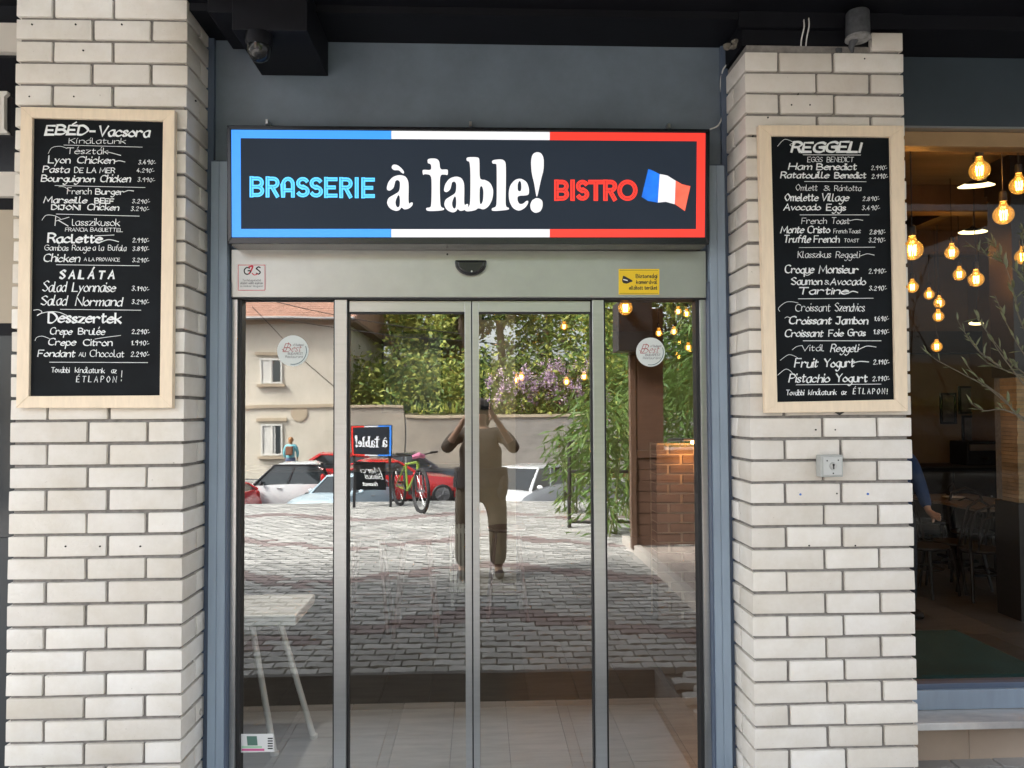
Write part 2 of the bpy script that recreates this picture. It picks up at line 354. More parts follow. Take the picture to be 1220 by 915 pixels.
def chalkboard(outer,inner,texts,lines,label,shift):
    c=P(sum(p[0] for p in outer)/4,outer[2][1],YP)
    t=empty('chalkboard',(c.x,YP,c.z)); tag(t,label,'chalkboard')
    off=Vector(t.location)
    def L(px,py,y):
        p=P(px,py,y); return (p.x-off.x,p.z-off.z)
    yf=-.034; yfr=YP+yf
    O=[L(px,py,yfr) for px,py in outer]; I=[L(px,py,yfr) for px,py in inner]
    for i in range(4):
        j=(i+1)%4; g=.0006
        o=MB().quadslab([O[i],O[j],I[j],I[i]],yf+random.uniform(0,.0012),-.004).build('frame_rail',wood,t,bevel=.0015)
    yb=-.020; B=[L(px,py,YP+yb) for px,py in [(inner[0][0]-3,inner[0][1]-3),(inner[1][0]+3,inner[1][1]-3),(inner[2][0]+3,inner[2][1]+3),(inner[3][0]-3,inner[3][1]+3)]]
    MB().quadslab(B,yb,-.006).build('writing_panel',slate,t)
    for k,tt in enumerate(texts):
        pen=Pen(lambda x,y:P(x,y,YP+yb-.0008)-off)
        sl=tt[6] if len(tt)>6 else (.22 if tt[5]>=1.3 and len(tt[0])%2 else .08)
        pen.text(tt[0],tt[1],tt[2],tt[3],tt[4],tt[5]*(1.4 if tt[5]>=1.9 else 1.1 if tt[5]>=1.3 else .95),slant=sl,space=(2.6 if tt[0][0].isdigit() else 1.3),wmin=.42,bl1=tt[3]+(.6 if shift else 0))
        pen.build('chalk_word',chalk,t)
    for l,w in lines:
        pen=Pen(lambda x,y:P(x,y,YP+yb-.0022)-off); pen.line(l,w,len(l)>2); pen.build('chalk_line',chalk,t)
    return t
# ================================================================= BRICK PILLARS
def brick_mesh(w,d,h,seed):
    rnd=random.Random(seed); bm=bmesh.new(); bmesh.ops.create_cube(bm,size=1)
    for v in bm.verts:
        v.co.x=v.co.x*w+rnd.uniform(-.0012,.0012); v.co.y=v.co.y*d+rnd.uniform(-.0010,.0010); v.co.z=v.co.z*h+rnd.uniform(-.0012,.0012)
    bmesh.ops.bevel(bm,geom=list(bm.edges),offset=.0032+rnd.uniform(0,.0015),segments=2,profile=.6,affect='EDGES')
    me=bpy.data.meshes.new('brick'); bm.to_mesh(me); bm.free(); me.materials.append(brick)
    me.polygons.foreach_set('use_smooth',[True]*len(me.polygons)); 
    try: me.set_sharp_from_angle(angle=R(50))
    except Exception: pass
    return me
BM={}
def get_brick(w,d,h):
    k=(round(w,3),round(d,3)); 
    if k not in BM: BM[k]=[brick_mesh(w,d,h,hash(k)%1000+i) for i in range(5)]
    return random.choice(BM[k])
PITCH=.0921; BH=.0795; JT=.0125
ZREF=P(120,526.4,YP).z   # bottom of a long-left course
def pillar(xl,xr,corner_right,ztop,label,widthsA,widthsB,z0=.2,ytop=None):
    t=empty('brick_pillar',((xl+xr)/2,YP+.155,z0)); tag(t,label,'pillar')
    ox,oy,oz=t.location
    D=.315
    MB().box(xl+.014-ox,xr-.014-ox,YP+.013-oy,.0-oy+.05,0,ztop-oz-.03).build('mortar',mortar,t)
    k0=int(math.ceil((z0-ZREF)/PITCH-.2)); k=k0
    while True:
        zb=ZREF+k*PITCH
        if zb+BH>ztop+.01: break
        A=(k%2==0)
        ws=widthsA if A else widthsB
        x=xl; tot=sum(ws)+JT*(len(ws)-1); s=(xr-xl)/tot
        side=.25 if (ws[-1] if corner_right else ws[0])<.2 else .15
        other=.25 if (ws[0] if corner_right else ws[-1])<.2 else .15
        n=len(ws)
        for i,w in enumerate(ws):
            w*=s; d=.11
            if i==(n-1 if corner_right else 0): d=side
            elif i==(0 if corner_right else n-1): d=other
            o=bpy.data.objects.new('brick',get_brick(w,d,BH)); COL.objects.link(o); o.parent=t
            o.location=(x+w/2-ox+random.uniform(-.0012,.0012),YP+d/2-oy+random.uniform(-.0022,.0015),zb+BH/2-oz+random.uniform(-.001,.001))
            o.rotation_euler=(random.uniform(-.006,.006),random.uniform(-.005,.005),random.uniform(-.004,.004)*(1 if w>.2 else 2))
            x+=w+JT*s
        for sd,dep in ((corner_right,side),(not corner_right,other)):
            rem=D-dep-JT*.8
            if rem>.03:
                o=bpy.data.objects.new('brick',get_brick(.11,rem,BH)); COL.objects.link(o); o.parent=t
                xx=(xr-.055 if sd else xl+.055)+random.uniform(-.002,.002)
                o.location=(xx-ox,YP+dep+JT*.8+rem/2-oy,zb+BH/2-oz)
        k+=1
    return t,k
xlL=P(12.5,470,YP).x; xlR=P(219.3,470,YP).x
xrL=P(893,470,YP).x; xrR=P(1085,470,YP).x
pL,_=pillar(xlL,xlR,True,4.0,'cream brick pillar to the left of the door, behind the dinner menu',[.31,.232,.145],[.145,.237,.303])
pR,kR=pillar(xrL,xrR,False,3.385,'cream brick pillar to the right of the door with a key switch box on it',[.293,.213,.137],[.136,.219,.29])
# the broken top of the right pillar
o=bpy.data.objects.new('brick',get_brick(.137,.15,BH)); COL.objects.link(o); o.parent=pR
o.location=Vector((xrR-.0685,YP+.075,ZREF+kR*PITCH+BH/2))-pR.location
def rubble(parent,cx,cy,cz,n,mat):
    m=MB()
    for i in range(n):
        a=Vector((cx+random.uniform(-.09,.10),cy+random.uniform(-.02,.06),cz+random.uniform(-.02,.035))); r=random.uniform(.008,.022)
        m.ball(a,r,6,sc=(1,1,random.uniform(.4,.9)))
    return m.build('mortar_lump',mat,parent)
rm=M('old_mortar',(.16,.145,.12),1,var=.4,scale=60,bump=1)
tl=P(893,40,YP+.02)-pR.location
r=rubble(pR,tl.x+.02,tl.y+.05,tl.z,26,rm); r['kind']='stuff'
# drill holes and wall plugs
def holes(parent,pts,mat,rad=.0035):
    for px,py in pts:
        p=P(px,py,YP-.001)-parent.location
        MB().lathe([(rad,-.0015),(rad,.004)],p,'y',8).build('drill_hole',mat,parent)
hm=M('hole_black',(.02,.018,.016),.9)
holes(pL,[(38,29),(90,29),(145,29),(99,60),(88,115),(35,115),(78,651),(119,651),(167,651),(233,120)],hm)
holes(pR,[(897,162),(943,125),(951,112),(915,140),(965,125),(972,512),(995,512),(964,650),(1019,650),(997,588),(1030,70)],hm)
holes(pR,[(953.5,589),(1034,588.5)],M('blue_plug',(.06,.16,.5),.5),.005)
# conduit stub on the side of the left pillar
p=P(236,848,-.10)-pL.location
MB().lathe([(.014,-.004),(.014,.002),(.009,.004),(.009,-.001)],(xlR-pL.location.x+.001,p.y,p.z),'x',14).build('conduit_cap',M('cap_grey',(.35,.32,.28),.7),pL)
tL=chalkboard([(24.5,127),(208,131),(205,486),(19,486)],[(38.5,140),(194,144),(190,471),(34,472)],LEFTB,LEFTL,'tall pale wood framed chalkboard headed EBÉD-Vacsora on the left brick pillar',True)
tR=chalkboard([(904,149),(1077,149.5),(1082,490),(912,492)],[(919,161.5),(1061,163),(1067,476),(926.5,479)],RIGHTB,RIGHTL,'tall pale wood framed chalkboard headed REGGELI on the right brick pillar',False)
# ================================================================= FACADE FRAME
SURR=empty('door_surround',(0,0,0)); tag(SURR,'steel blue painted metal surround and grey panel around the sliding door','door frame')
def X(px,py,y): return P(px,py,y).x
def Z(px,py,y): return P(px,py,y).z
YPO=-.09
zt=Z(560,154,-.0)+.03
for a,b,g in ((247,267,257),(852.5,871.5,861.5)):
    x0,x1,xg=X(a,800,YPO),X(b,800,YPO),X(g,800,YPO)
    m=MB(); m.box(x0,xg-.0015,YPO,.05,0,2.9); m.box(xg+.0015,x1,YPO,.05,0,2.9); m.box(xg-.002,xg+.002,YPO+.003,.04,0,2.9)
    m.build('post',bluepaint,SURR,bevel=.0015)
# dark inner returns and outer gap strips
inL0,inL1=X(267.3,800,YPO),X(275,800,-.02); inR0,inR1=X(844.8,800,-.02),X(852.2,800,YPO)
MB().box(inL0,inL0+.006,YPO+.004,.04,0,2.37).build('return_strip',bluedark,SURR)
MB().box(inR1-.006,inR1,YPO+.004,.04,0,2.37).build('return_strip',bluedark,SURR)
MB().box(xlR-.01,X(247,800,YPO)-.001,-.06,.06,0,3.6).build('outer_strip',bluedark,SURR)
MB().box(X(871.5,800,YPO)+.001,xrL+.01,-.06,.06,0,3.6).build('outer_strip',bluedark,SURR)
zp=2.9
MB().box(xlR-.01,xrL+.01,-.035,.06,zp+.0,3.75).build('upper_panel',panelgrey,SURR,bevel=.001)
MB().box(X(247,800,YPO)+.001,X(871,800,YPO)-.001,-.075,-.036,zp-.001,zp+.010).build('panel_joint',bluedark,SURR)
MB().box(inL0,inR1,-.03,.05,Z(560,302,-.05),zp-.002).build('backing_panel',bluedark,SURR)
# ================================================================= LIGHT BOX SIGN
sg=[(269,150),(843.5,156.5),(842,290),(273,290.5)]
YS=-.19
sc_=P(556,290,YS); SG=empty('shop_sign',(sc_.x,-.1,sc_.z)); tag(SG,'long black lightbox sign reading BRASSERIE à table! BISTRO over the door','sign')
def SL(px,py,y=YS):
    p=P(px,py,y)-SG.location; return (p.x,p.z)
yf=YS+.1
body=[SL(270.5,149.5),SL(845.5,154),SL(844.5,291.5),SL(271.5,290.5)]
MB().quadslab(body,yf+.006,.06).build('housing',blackgloss,SG,bevel=.006)
# black rim standing proud
oc=[(270.5,149.5),(845.5,154),(844.5,291.5),(271.5,290.5)]; ic=[(275,154),(841,158),(840,283),(276,283)]
for i in range(4):
    j=(i+1)%4; MB().quadslab([SL(*oc[i]),SL(*oc[j]),SL(*ic[j]),SL(*ic[i])],yf-.004,yf+.012).build('rim',blackgloss,SG,bevel=.002)
EM=.15
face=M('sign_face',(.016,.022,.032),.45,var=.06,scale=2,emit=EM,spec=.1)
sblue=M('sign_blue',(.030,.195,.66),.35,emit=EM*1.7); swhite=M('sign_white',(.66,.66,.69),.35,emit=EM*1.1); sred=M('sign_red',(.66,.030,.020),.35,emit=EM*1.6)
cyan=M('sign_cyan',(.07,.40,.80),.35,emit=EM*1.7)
MB().quadslab([SL(275,154),SL(841,158),SL(840,283),SL(276,283)],yf+.0025,yf+.006).build('face_panel',face,SG)
def strip(q,mat,name):
    MB().quadslab([SL(*c) for c in q],yf+.0005,yf+.0022).build(name,mat,SG)
T=lambda x:154+ (x-275)*.0072   # top edge line
B_=lambda x:283.0
b=10.0
def top(x,o=0): return (x,T(x)+o)
def bot(x,o=0): return (x,B_(x)-o)
strip([top(275.5,.5),top(466,.5),top(466,b+.3),top(286.5,b+.3)],sblue,'blue_border')
strip([top(275.5,.5),top(286.5,b+.3),bot(287,b+.3),bot(276.2,.5)],sblue,'blue_border')
strip([bot(287,b+.3),bot(466,b+.3),bot(466,.5),bot(276.2,.5)],sblue,'blue_border')
strip([top(466.3,.5),top(655,.5),top(655,b),top(466.3,b)],swhite,'white_border')
strip([bot(466.3,b),bot(655,b),bot(655,.5),bot(466.3,.5)],swhite,'white_border')
strip([top(655.3,.5),top(840.5,.5),top(830.5,b),top(655.3,b)],sred,'red_border')
strip([top(840.5,.5),bot(839.5,.5),bot(829.5,b),top(830.5,b)],sred,'red_border')
strip([bot(655.3,b),bot(829.5,b),bot(839.5,.5),bot(655.3,.5)],sred,'red_border')
def chaikin(p,n=2):
    for _ in range(n):
        q=[]
        for i in range(len(p)):
            a=p[i];c=p[(i+1)%len(p)]; q+=[(a[0]*.78+c[0]*.22,a[1]*.78+c[1]*.22),(a[0]*.22+c[0]*.78,a[1]*.22+c[1]*.78)]
        p=q
    return p
def filled(name,loops,mapf,mat,parent,y,th=.0012):
    cu=bpy.data.curves.new(name,'CURVE'); cu.dimensions='2D'; cu.fill_mode='BOTH'; cu.extrude=th/2
    for lp in loops:
        lp=chaikin(lp); s=cu.splines.new('POLY'); s.points.add(len(lp)-1)
        for i,q in enumerate(lp):
            x,z=mapf(*q); s.points[i].co=(x,z,0,1)
        s.use_cyclic_u=True
    tmp=bpy.data.objects.new('tmp',cu); COL.objects.link(tmp)
    dg=bpy.context.evaluated_depsgraph_get(); me=bpy.data.meshes.new_from_object(tmp.evaluated_get(dg)); bpy.data.objects.remove(tmp); bpy.data.curves.remove(cu)
    for v in me.vertices: x,z,e=v.co; v.co=(x,y+e,z)
    me.materials.clear(); me.materials.append(mat); me.name=name
    o=bpy.data.objects.new(name,me); COL.objects.link(o); o.parent=parent; return o
zm=lambda X_,Y_:SL(440+X_/5.545,170+Y_/5.545)
a1=[(115,295),(125,260),(155,225),(200,212),(240,222),(258,255),(260,300),(258,380),(262,405),(275,395),(288,395),(285,415),(262,435),(230,442),(212,425),(200,445),(175,452),(135,435),(115,400),(125,365),(160,345),(195,325),(202,300),(203,260),(190,245),(172,250),(168,270),(160,300),(135,318),(117,312)]
ah=[(178,370),(190,345),(200,350),(203,390),(200,420),(188,430),(175,415),(172,390)]
sh=lambda p,dx,dy,sx=1:[((x-115)*sx+115+dx,y+dy) for x,y in p]
LET=[[a1,ah],[[(148,155),(160,143),(185,147),(210,165),(230,190),(228,205),(215,200),(195,180),(165,182),(148,170)]],
[[(385,105),(440,103),(463,120),(467,178),(510,176),(520,180),(518,215),(505,210),(467,210),(465,300),(468,400),(475,428),(495,432),(492,447),(380,453),(373,430),(405,428),(410,400),(412,300),(410,213),(365,205),(355,215),(350,183),(360,178),(410,182),(408,140),(385,135)]],
[sh(a1,378,10,.93),sh(ah,378,8,.93)],
[[(642,95),(718,95),(728,110),(728,235),(745,245),(765,245),(800,265),(820,310),(815,370),(790,420),(755,443),(720,430),(700,447),(640,455),(628,440),(655,425),(668,400),(668,125),(642,120)],[(730,290),(745,285),(755,320),(752,380),(742,405),(730,405),(728,350)]],
[[(810,115),(870,108),(893,118),(903,140),(902,300),(900,400),(905,425),(923,430),(923,443),(810,453),(808,433),(835,425),(842,400),(842,150),(838,138),(812,138)]],
[[(920,335),(928,285),(960,245),(1000,235),(1040,258),(1055,300),(1055,340),(1040,348),(980,350),(978,380),(990,405),(1015,405),(1035,385),(1050,383),(1050,400),(1030,430),(990,452),(950,435),(925,390)],[(980,318),(980,270),(992,250),(1003,260),(1005,300),(1000,322)]],
[[(1107,60),(1135,68),(1153,100),(1152,180),(1135,240),(1120,310),(1110,355),(1103,355),(1090,270),(1072,200),(1067,120),(1078,75)]],
[[(1100,365),(1125,368),(1145,385),(1145,425),(1130,455),(1095,465),(1068,445),(1062,410),(1075,380),(1090,372)]]]
for i,lp in enumerate(LET): filled('letter',lp,zm,swhite,SG,yf+.0012+.0003*(i%3)-.0006)
# BRASSERIE / BISTRO inline capitals
def arc(cx,cy,rx,ry,a0,a1,n=10): return [(cx+rx*math.cos(R(a0+(a1-a0)*i/n)),cy+ry*math.sin(R(a0+(a1-a0)*i/n))) for i in range(n+1)]
def deco(ch):  # unit box, y up; centre lines
    bowlT=[(0.12,.93)]+arc(.55,.715,.32,.215,90,-90)+[(.12,.5)]
    bowlB=arc(.55,.285,.35,.215,90,-90)+[(.12,.07)]
    return {'B':[[(.12,0),(.12,1)],bowlT,[(.12,.5)]+bowlB],'R':[[(.12,0),(.12,1)],bowlT,[(.45,.5),(.86,0)]],
    'A':[[(.12,0),(.12,.62)]+arc(.5,.62,.38,.31,180,0)+[(.88,0)],[(.12,.33),(.88,.33)]],
    'S':[arc(.5,.715,.36,.215,25,270)+arc(.5,.285,.38,.215,90,-155)],'E':[[(.12,0),(.12,1)],[(.12,.93),(.95,.93)],[(.12,.5),(.82,.5)],[(.12,.07),(.95,.07)]],
    'I':[[(.5,0),(.5,1)]],'T':[[(.0,.93),(1,.93)],[(.5,.9),(.5,0)]],'O':[arc(.5,.5,.42,.44,0,360,22)]}[ch]
def decoword(items,y0,y1,w,mat,dark):
    for ch,x0,x1,yb,ytp in items:
        pen=Pen(lambda x,y:P(x,y,YS+.0008)-SG.location); pd=Pen(lambda x,y:P(x,y,YS-.0014)-SG.location)
        for s in deco(ch):
            q=[(x0+a*(x1-x0) if ch!='I' else (x0+x1)/2,yb-c*(yb-ytp)) for a,c in s]
            pen.ribbon(q,w); pd.ribbon(q,w*.10)
            for sg_ in (-1,1): pass
        o=pen.build('letter',mat,SG); pd.build('inline',dark,SG)
zx=lambda v:280+v/6.78; zy=lambda v:190+v/6.78
decoword([(c,zx(a),zx(b_),zy(298+i*1.0),zy(143+i*1.2)) for i,(c,a,b_) in enumerate([('B',120,232),('R',250,358),('A',376,480),('S',495,600),('S',603,708),('E',723,825),('R',845,948),('I',966,1000),('E',1023,1127)])],0,0,4.6,cyan,face)
zx2=lambda v:640+v/5.81; zy2=lambda v:180+v/5.81
decoword([(c,zx2(a),zx2(b_),zy2(337),zy2(205)) for c,a,b_ in [('B',122,215),('I',228,262),('S',272,355),('T',360,452),('R',462,550),('O',560,690)]],0,0,5.2,sred,face)
# flag
fz=lambda x,y:SL(640+x/5.81,180+y/5.81)
fblue=M('flag_blue',(.010,.13,.60),.4,emit=EM*1.2,var=.25,scale=14); fred=M('flag_red',(.72,.10,.06),.4,emit=EM*1.2,var=.25,scale=14)
def band(tp,bt,mat,name):
    n=10; m=MB(); vs=[]
    for i in range(n+1):
        t=i/n
        def q(a):
            f=t*(len(a)-1); k=min(int(f),len(a)-2); g=f-k; return (a[k][0]*(1-g)+a[k+1][0]*g,a[k][1]*(1-g)+a[k+1][1]*g)
        for c in (q(tp),q(bt)):
            x,z=fz(*c); vs.append((x,yf-.0015-.0008*math.sin(t*5),z))
    m.pts(vs,[(2*i,2*i+1,2*i+3,2*i+2) for i in range(n)]); m.build(name,mat,SG,fix=False)
band([(768,125),(800,136),(848,160)],[(722,318),(765,345),(835,357)],fblue,'flag_band')
band([(848,160),(900,170),(958,205)],[(835,357),(890,352),(952,368)],swhite,'flag_band')
band([(958,205),(1000,230),(1060,243)],[(952,368),(985,390),(1022,415)],fred,'flag_band')
for px,py in ((318,144.5),(560.5,147),(797,149.5)):
    p=P(px,py,-.08)-SG.location
    MB().box(p.x-.006,p.x+.006,p.y-.005,p.y+.06,p.z-.012,p.z+.008).build('hanger_bracket',steel,SG,bevel=.001)
# ================================================================= SLIDING DOOR
DR=empty('sliding_door',(0,0,0)); tag(DR,'automatic glass sliding door with four aluminium framed panes under the long sign','door')
zh0=Z(560,354.5,-.06); zh1=Z(560,298,-.06); xa=inL0+.007; xb=inR1-.007
MB().box(xa,xb,-.06,.02,zh0,zh1).build('header_cover',aluh,DR,bevel=.003)
MB().box(xa+.002,xb-.002,-.052,-.0,zh0-.006,zh0-.0005).build('header_gasket',rubber,DR)
# jambs
jl1=X(280,800,-.045); jr0=X(839.3,800,-.045)
MB().box(xa,jl1,-.045,.05,0,zh0-.007).build('jamb',alu,DR,bevel=.001)
MB().box(jr0,xb,-.045,.05,0,zh0-.007).build('jamb',alu,DR,bevel=.001)
def vframe(a,b_,y0,y1,name,parent,mat=alu,py=700,z0=.0,z1=None):
    x0,x1=X(a,py,y0),X(b_,py,y0); return MB().box(x0,x1,y0,y1,z0,z1 or zh0-.007).build(name,mat,parent,bevel=.0015)
vframe(280.3,285.5,-.03,.03,'gasket',DR,rubber,800); vframe(834.2,839,-.03,.03,'gasket',DR,rubber,800)
vframe(398,412.5,-.04,.01,'mullion',DR); vframe(708.5,722,-.04,.01,'mullion',DR)
def pane(a,b_,y,name,parent,z0,z1,mat=glass,tilt=0):
    x0,x1=X(a,700,y),X(b_,700,y)
    o=MB().box(-(x1-x0)/2,(x1-x0)/2,-.004,.004,-(z1-z0)/2,(z1-z0)/2).build(name,mat,parent); o.location=((x0+x1)/2,y,(z0+z1)/2); o.rotation_euler=(tilt,0,0); return o
# single sheets so the two faces do not double the reflection
def sheet(a,b_,y,name,parent,z0,z1,mat=glass,rx=0,rz=0):
    x0,x1=X(a,700,y),X(b_,700,y); w=(x1-x0)/2; h=(z1-z0)/2
    o=MB().pts([(-w,0,-h),(w,0,-h),(w,0,h),(-w,0,h)],[(0,1,2,3)]).build(name,mat,parent,fix=False); o.location=((x0+x1)/2,y,(z0+z1)/2); o.rotation_euler=(rx,0,rz); return o
sheet(285,398.6,0,'fixed_pane',DR,.05,zh0-.008)
sheet(721.6,834.6,0,'fixed_pane',DR,.05,zh0-.008,rx=R(0))
vframe(396.6,398.2,-.02,.012,'gasket',DR,rubber); vframe(722.2,724,-.02,.012,'gasket',DR,rubber)
vframe(285,398,-.03,.03,'bottom_rail',DR,alu,700,.0,.05); vframe(722,834.5,-.03,.03,'bottom_rail',DR,alu,700,.0,.05)
zr=Z(480,371.5,-.02); zlt=Z(480,358.5,-.02)
for a,b_,sa,sb,rz in ((413,562.3,(413,415.5),(554.5,562.3),0),(563.8,708,(563.8,571.5),(706,708),0)):
    LF=empty('door_leaf',(0,0,0),parent=DR)
    vframe(sa[0],sa[1],-.02,.03,'stile',LF,alu if sa[1]-sa[0]>4 else rubber,700,.03,zlt); vframe(sb[0],sb[1],-.02,.03,'stile',LF,alu if sb[1]-sb[0]>4 else rubber,700,.03,zlt)
    x0,x1=X(sa[1],700,-.02),X(sb[0],700,-.02)
    MB().box(x0+.0005,x1-.0005,-.0195,.03,zr,zlt).build('top_rail',alu,LF,bevel=.001)
    MB().box(x0+.0005,x1-.0005,-.016,.026,zr-.007,zr-.0005).build('glazing_bead',rubber,LF)
    MB().box(x0+.0005,x1-.0005,-.0195,.03,.03,.10).build('bottom_rail',alu,LF,bevel=.001)
    sheet(sa[1],sb[0],.0,'pane',LF,.095,zr+.002,glass,0,rz)
vframe(562.4,563.7,-.012,.02,'seal',DR,rubber,700,.03,zlt)
MB().box(xa,xb,-.008,.04,zlt+.001,zh0-.008).build('track_cover',rubber,DR)
MB().box(xa,xb,-.09,.09,-.01,.012).build('threshold',alu,DR)
# motion sensor
p=P(561,322,-.06); pr=[]
m=MB(); k=14; vs=[];W2=.071;H2=.047
prof=[(-1,.55),(-1,1)]+[]
outl=[(-W2,.022),(W2,.022),(W2,.008)]+[(W2*math.cos(t),.008-H2*1.15*math.sin(t)) for t in [i*math.pi/12 for i in range(1,12)]]+[(-W2,.008)]
m.poly([(p.x+a,p.z+c+.02) for a,c in outl],-.085,-.0605); m.poly([(p.x+a*.82,p.z+(c*.82)+.017) for a,c in outl],-.100,-.0848)
so_=m.build('motion_sensor',blackgloss,DR,bevel=.006)
MB().lathe([(.004,-.103),(.004,-.098)],(p.x+.004,0,p.z-.012),'y',8).build('lens',steel,so_)
MB().lathe([(.004,-.064),(.005,-.058)],(P(533,303,-.06).x,0,P(533,303,-.06).z),'y',8).build('screw',rubber,DR)
# stickers
def sticker(name,q,mat,label,y):
    o=MB().quadslab([(P(a,b_,y).x,P(a,b_,y).z) for a,b_ in q],y-.0012,y-.0002).build(name,mat,DR); o['label']=label; return o
def spen(y,items,mat,parent,lines=()):
    pen=Pen(lambda x,yy:P(x,yy,y))
    for t,x0,x1,bl,cap,w in items: pen.text(t,x0,x1,bl,cap,w,slant=0,nib=None,jit=0)
    for l,w in lines: pen.line(l,w,len(l)>2)
    return pen.build('lettering',mat,parent)
ink=M('black_ink',(.02,.02,.022),.6); redink=M('red_ink',(.62,.03,.06),.5); greyink=M('grey_ink',(.25,.25,.26),.6); paper=M('sticker_white',(.74,.74,.73),.45); yel=M('sticker_yellow',(.85,.58,.015),.45)
y=-.0605
s=sticker('security_sticker',[(283,315),(316.5,315),(316.5,346.5),(283,346.5)],paper,'white square security sticker with red border',y)
spen(y-.0016,[],redink,s,[([(283.8,315.8),(315.7,315.8)],.7),([(283.8,345.8),(315.7,345.8)],.7),([(283.8,315.8),(283.8,345.8)],.7),([(315.7,315.8),(315.7,345.8)],.7)])
spen(y-.0018,[("S",305,310.5,326.5,8,1.5)],ink,s,[([(297.5,319.6),(294,318.8),(291.2,321.5),(291.6,325.2),(294.5,326.8),(298,325),(298,322.6),(295.5,322.6)],1.5)])
spen(y-.0020,[],redink,s,[([(296.5,318),(301,317.4),(298.8,323),(297,326)],1.9),([(300.3,325.5),(303,327.6),(307,326.5)],1.1)])
spen(y-.0020,[("Tavfelugyelettel",289,311,335,2.3,.35),("ellatott vedett objektum",286.5,313,338.4,2.3,.4),("es rendszer felugyelet",286.5,313,341.8,2,.3)],greyink,s)
s=sticker('camera_warning_sticker',[(737,320.5),(785.5,320.5),(785.5,351),(737,351)],yel,'yellow security camera notice sticker',y)
spen(y-.0016,[("Biztonsági",757.5,783,331,4.2,.75),("kamerával",758,783,338,4.0,.75),("ellátott terület",749.5,783,344.8,4.0,.75)],ink,s,[([(738.2,322),(784,322)],.4),([(738.2,349.5),(784,349.5)],.4)])
m=MB(); cvt=lambda a,b_:(P(725+a/17.43,310+b_/17.43,y).x,P(725+a/17.43,310+b_/17.43,y).z)
m.poly([cvt(*c) for c in [(300,325),(340,335),(410,375),(450,395),(495,425),(490,450),(450,455),(420,475),(370,490),(300,475),(278,430)]],y-.0020,y-.0013); m.build('camera_symbol',ink,s)
m=MB(); m.poly([cvt(*c) for c in [(305,392),(330,395),(395,415),(398,435),(350,425),(300,412)]],y-.0026,y-.0021); m.build('camera_symbol',paper,s)
def disc_sticker(px,py,r,label):
    y=-.001; c=P(px,py,y); rr=r*3.5/915
    s=MB().lathe([(rr,y-.0010),(rr,y-.0002)],(c.x,0,c.z),'y',40).build('round_sticker',M('pale_vinyl',(.66,.70,.68),.5),DR); s['label']=label
    y2=y-.0016
    pen=Pen(lambda x,yy:P(x,yy,y2)); pen.line([(px+(r-2.2)*math.cos(R(a)),py-(r-2.2)*math.sin(R(a))) for a in range(-100,25,8)],.9); pen.build('lettering',M('teal_ink',(.10,.17,.18),.5),s)
    pen=Pen(lambda x,yy:P(x,yy,y2)); pen.text("B",px-11,px-2,py+1,10,1.1,slant=.4); pen.line([(px-13,py-2),(px-9,py),(px-6,py-6),(px-5,py-10)],.7); pen.text("est",px-1,px+10,py+1,8,.8,slant=.4); pen.build('lettering',M('brown_red_ink',(.38,.10,.10),.5),s)
    pen=Pen(lambda x,yy:P(x,yy,y2)); pen.text("of Budapest",px+0,px+13,py-6,2.6,.35,nib=None); pen.text("BUDAPEST",px-6,px+12,py+4.6,2.6,.5,slant=0,nib=None); pen.text("Restaurant",px-9,px+12,py+8.2,2.6,.4,nib=None); pen.build('lettering',greyink,s)
disc_sticker(349,418,18.3,'round pale award sticker on the left fixed pane')
disc_sticker(775,419.5,17.5,'round pale award sticker on the right fixed pane')
y=-.001
s=sticker('window_sticker',[(286.5,874.5),(326,874),(326.5,895.5),(286.5,896.5)],paper,'small white card sticker low on the left fixed pane',y)
sticker('sticker_print',[(294,877),(306,877),(307,888),(295,888)],M('print_green',(.10,.20,.16),.5),'green printed block',y-.0012).parent=s
sticker('sticker_print',[(288,889),(312,889),(312,891),(288,891)],M('print_mint',(.35,.62,.42),.5),'mint stripe',y-.0012).parent=s
sticker('sticker_print',[(288,892),(315,892),(315,894.5),(288,894.5)],M('print_pink',(.62,.12,.30),.5),'pink stripe',y-.0012).parent=s
for i in range(5): sticker('barcode_bar',[(319,879+i*3),(325,879+i*3),(325,880.4+i*3),(319,880.4+i*3)],ink,'bar',y-.0012).parent=s
# ================================================================= CEILING OVER THE ENTRANCE
xs=xlR+.01
def struct(o): o['kind']='structure'; return o
struct(MB().box(xlR+.002,6,-2.7,-.036,3.50,3.62).build('canopy_ceiling',black))
struct(MB().box(-7,xlR-.74,-2.7,-.02,3.62,3.72).build('canopy_ceiling',black))
struct(MB().box(xlR-.738,xlR,-2.7,YP-.02,3.86,3.96).build('canopy_ceiling',black))
# battens of the soffit
zb=Z(560,53,-.036)
struct(MB().box(xlR+.004,xrL-.0,-.30,-.04,zb,3.499).build('soffit_beam',black))
struct(MB().box(xrL-.02,xrR+.004,YP+.002,YP+.028,3.43,3.499).build('soffit_beam',black))
struct(MB().box(xrR+.006,6,-.30,-.04,zb-.03,3.499).build('soffit_beam',black))
struct(MB().box(xrL,xrR,YP+.03,-.02,3.36,3.499).build('soffit_beam',black))
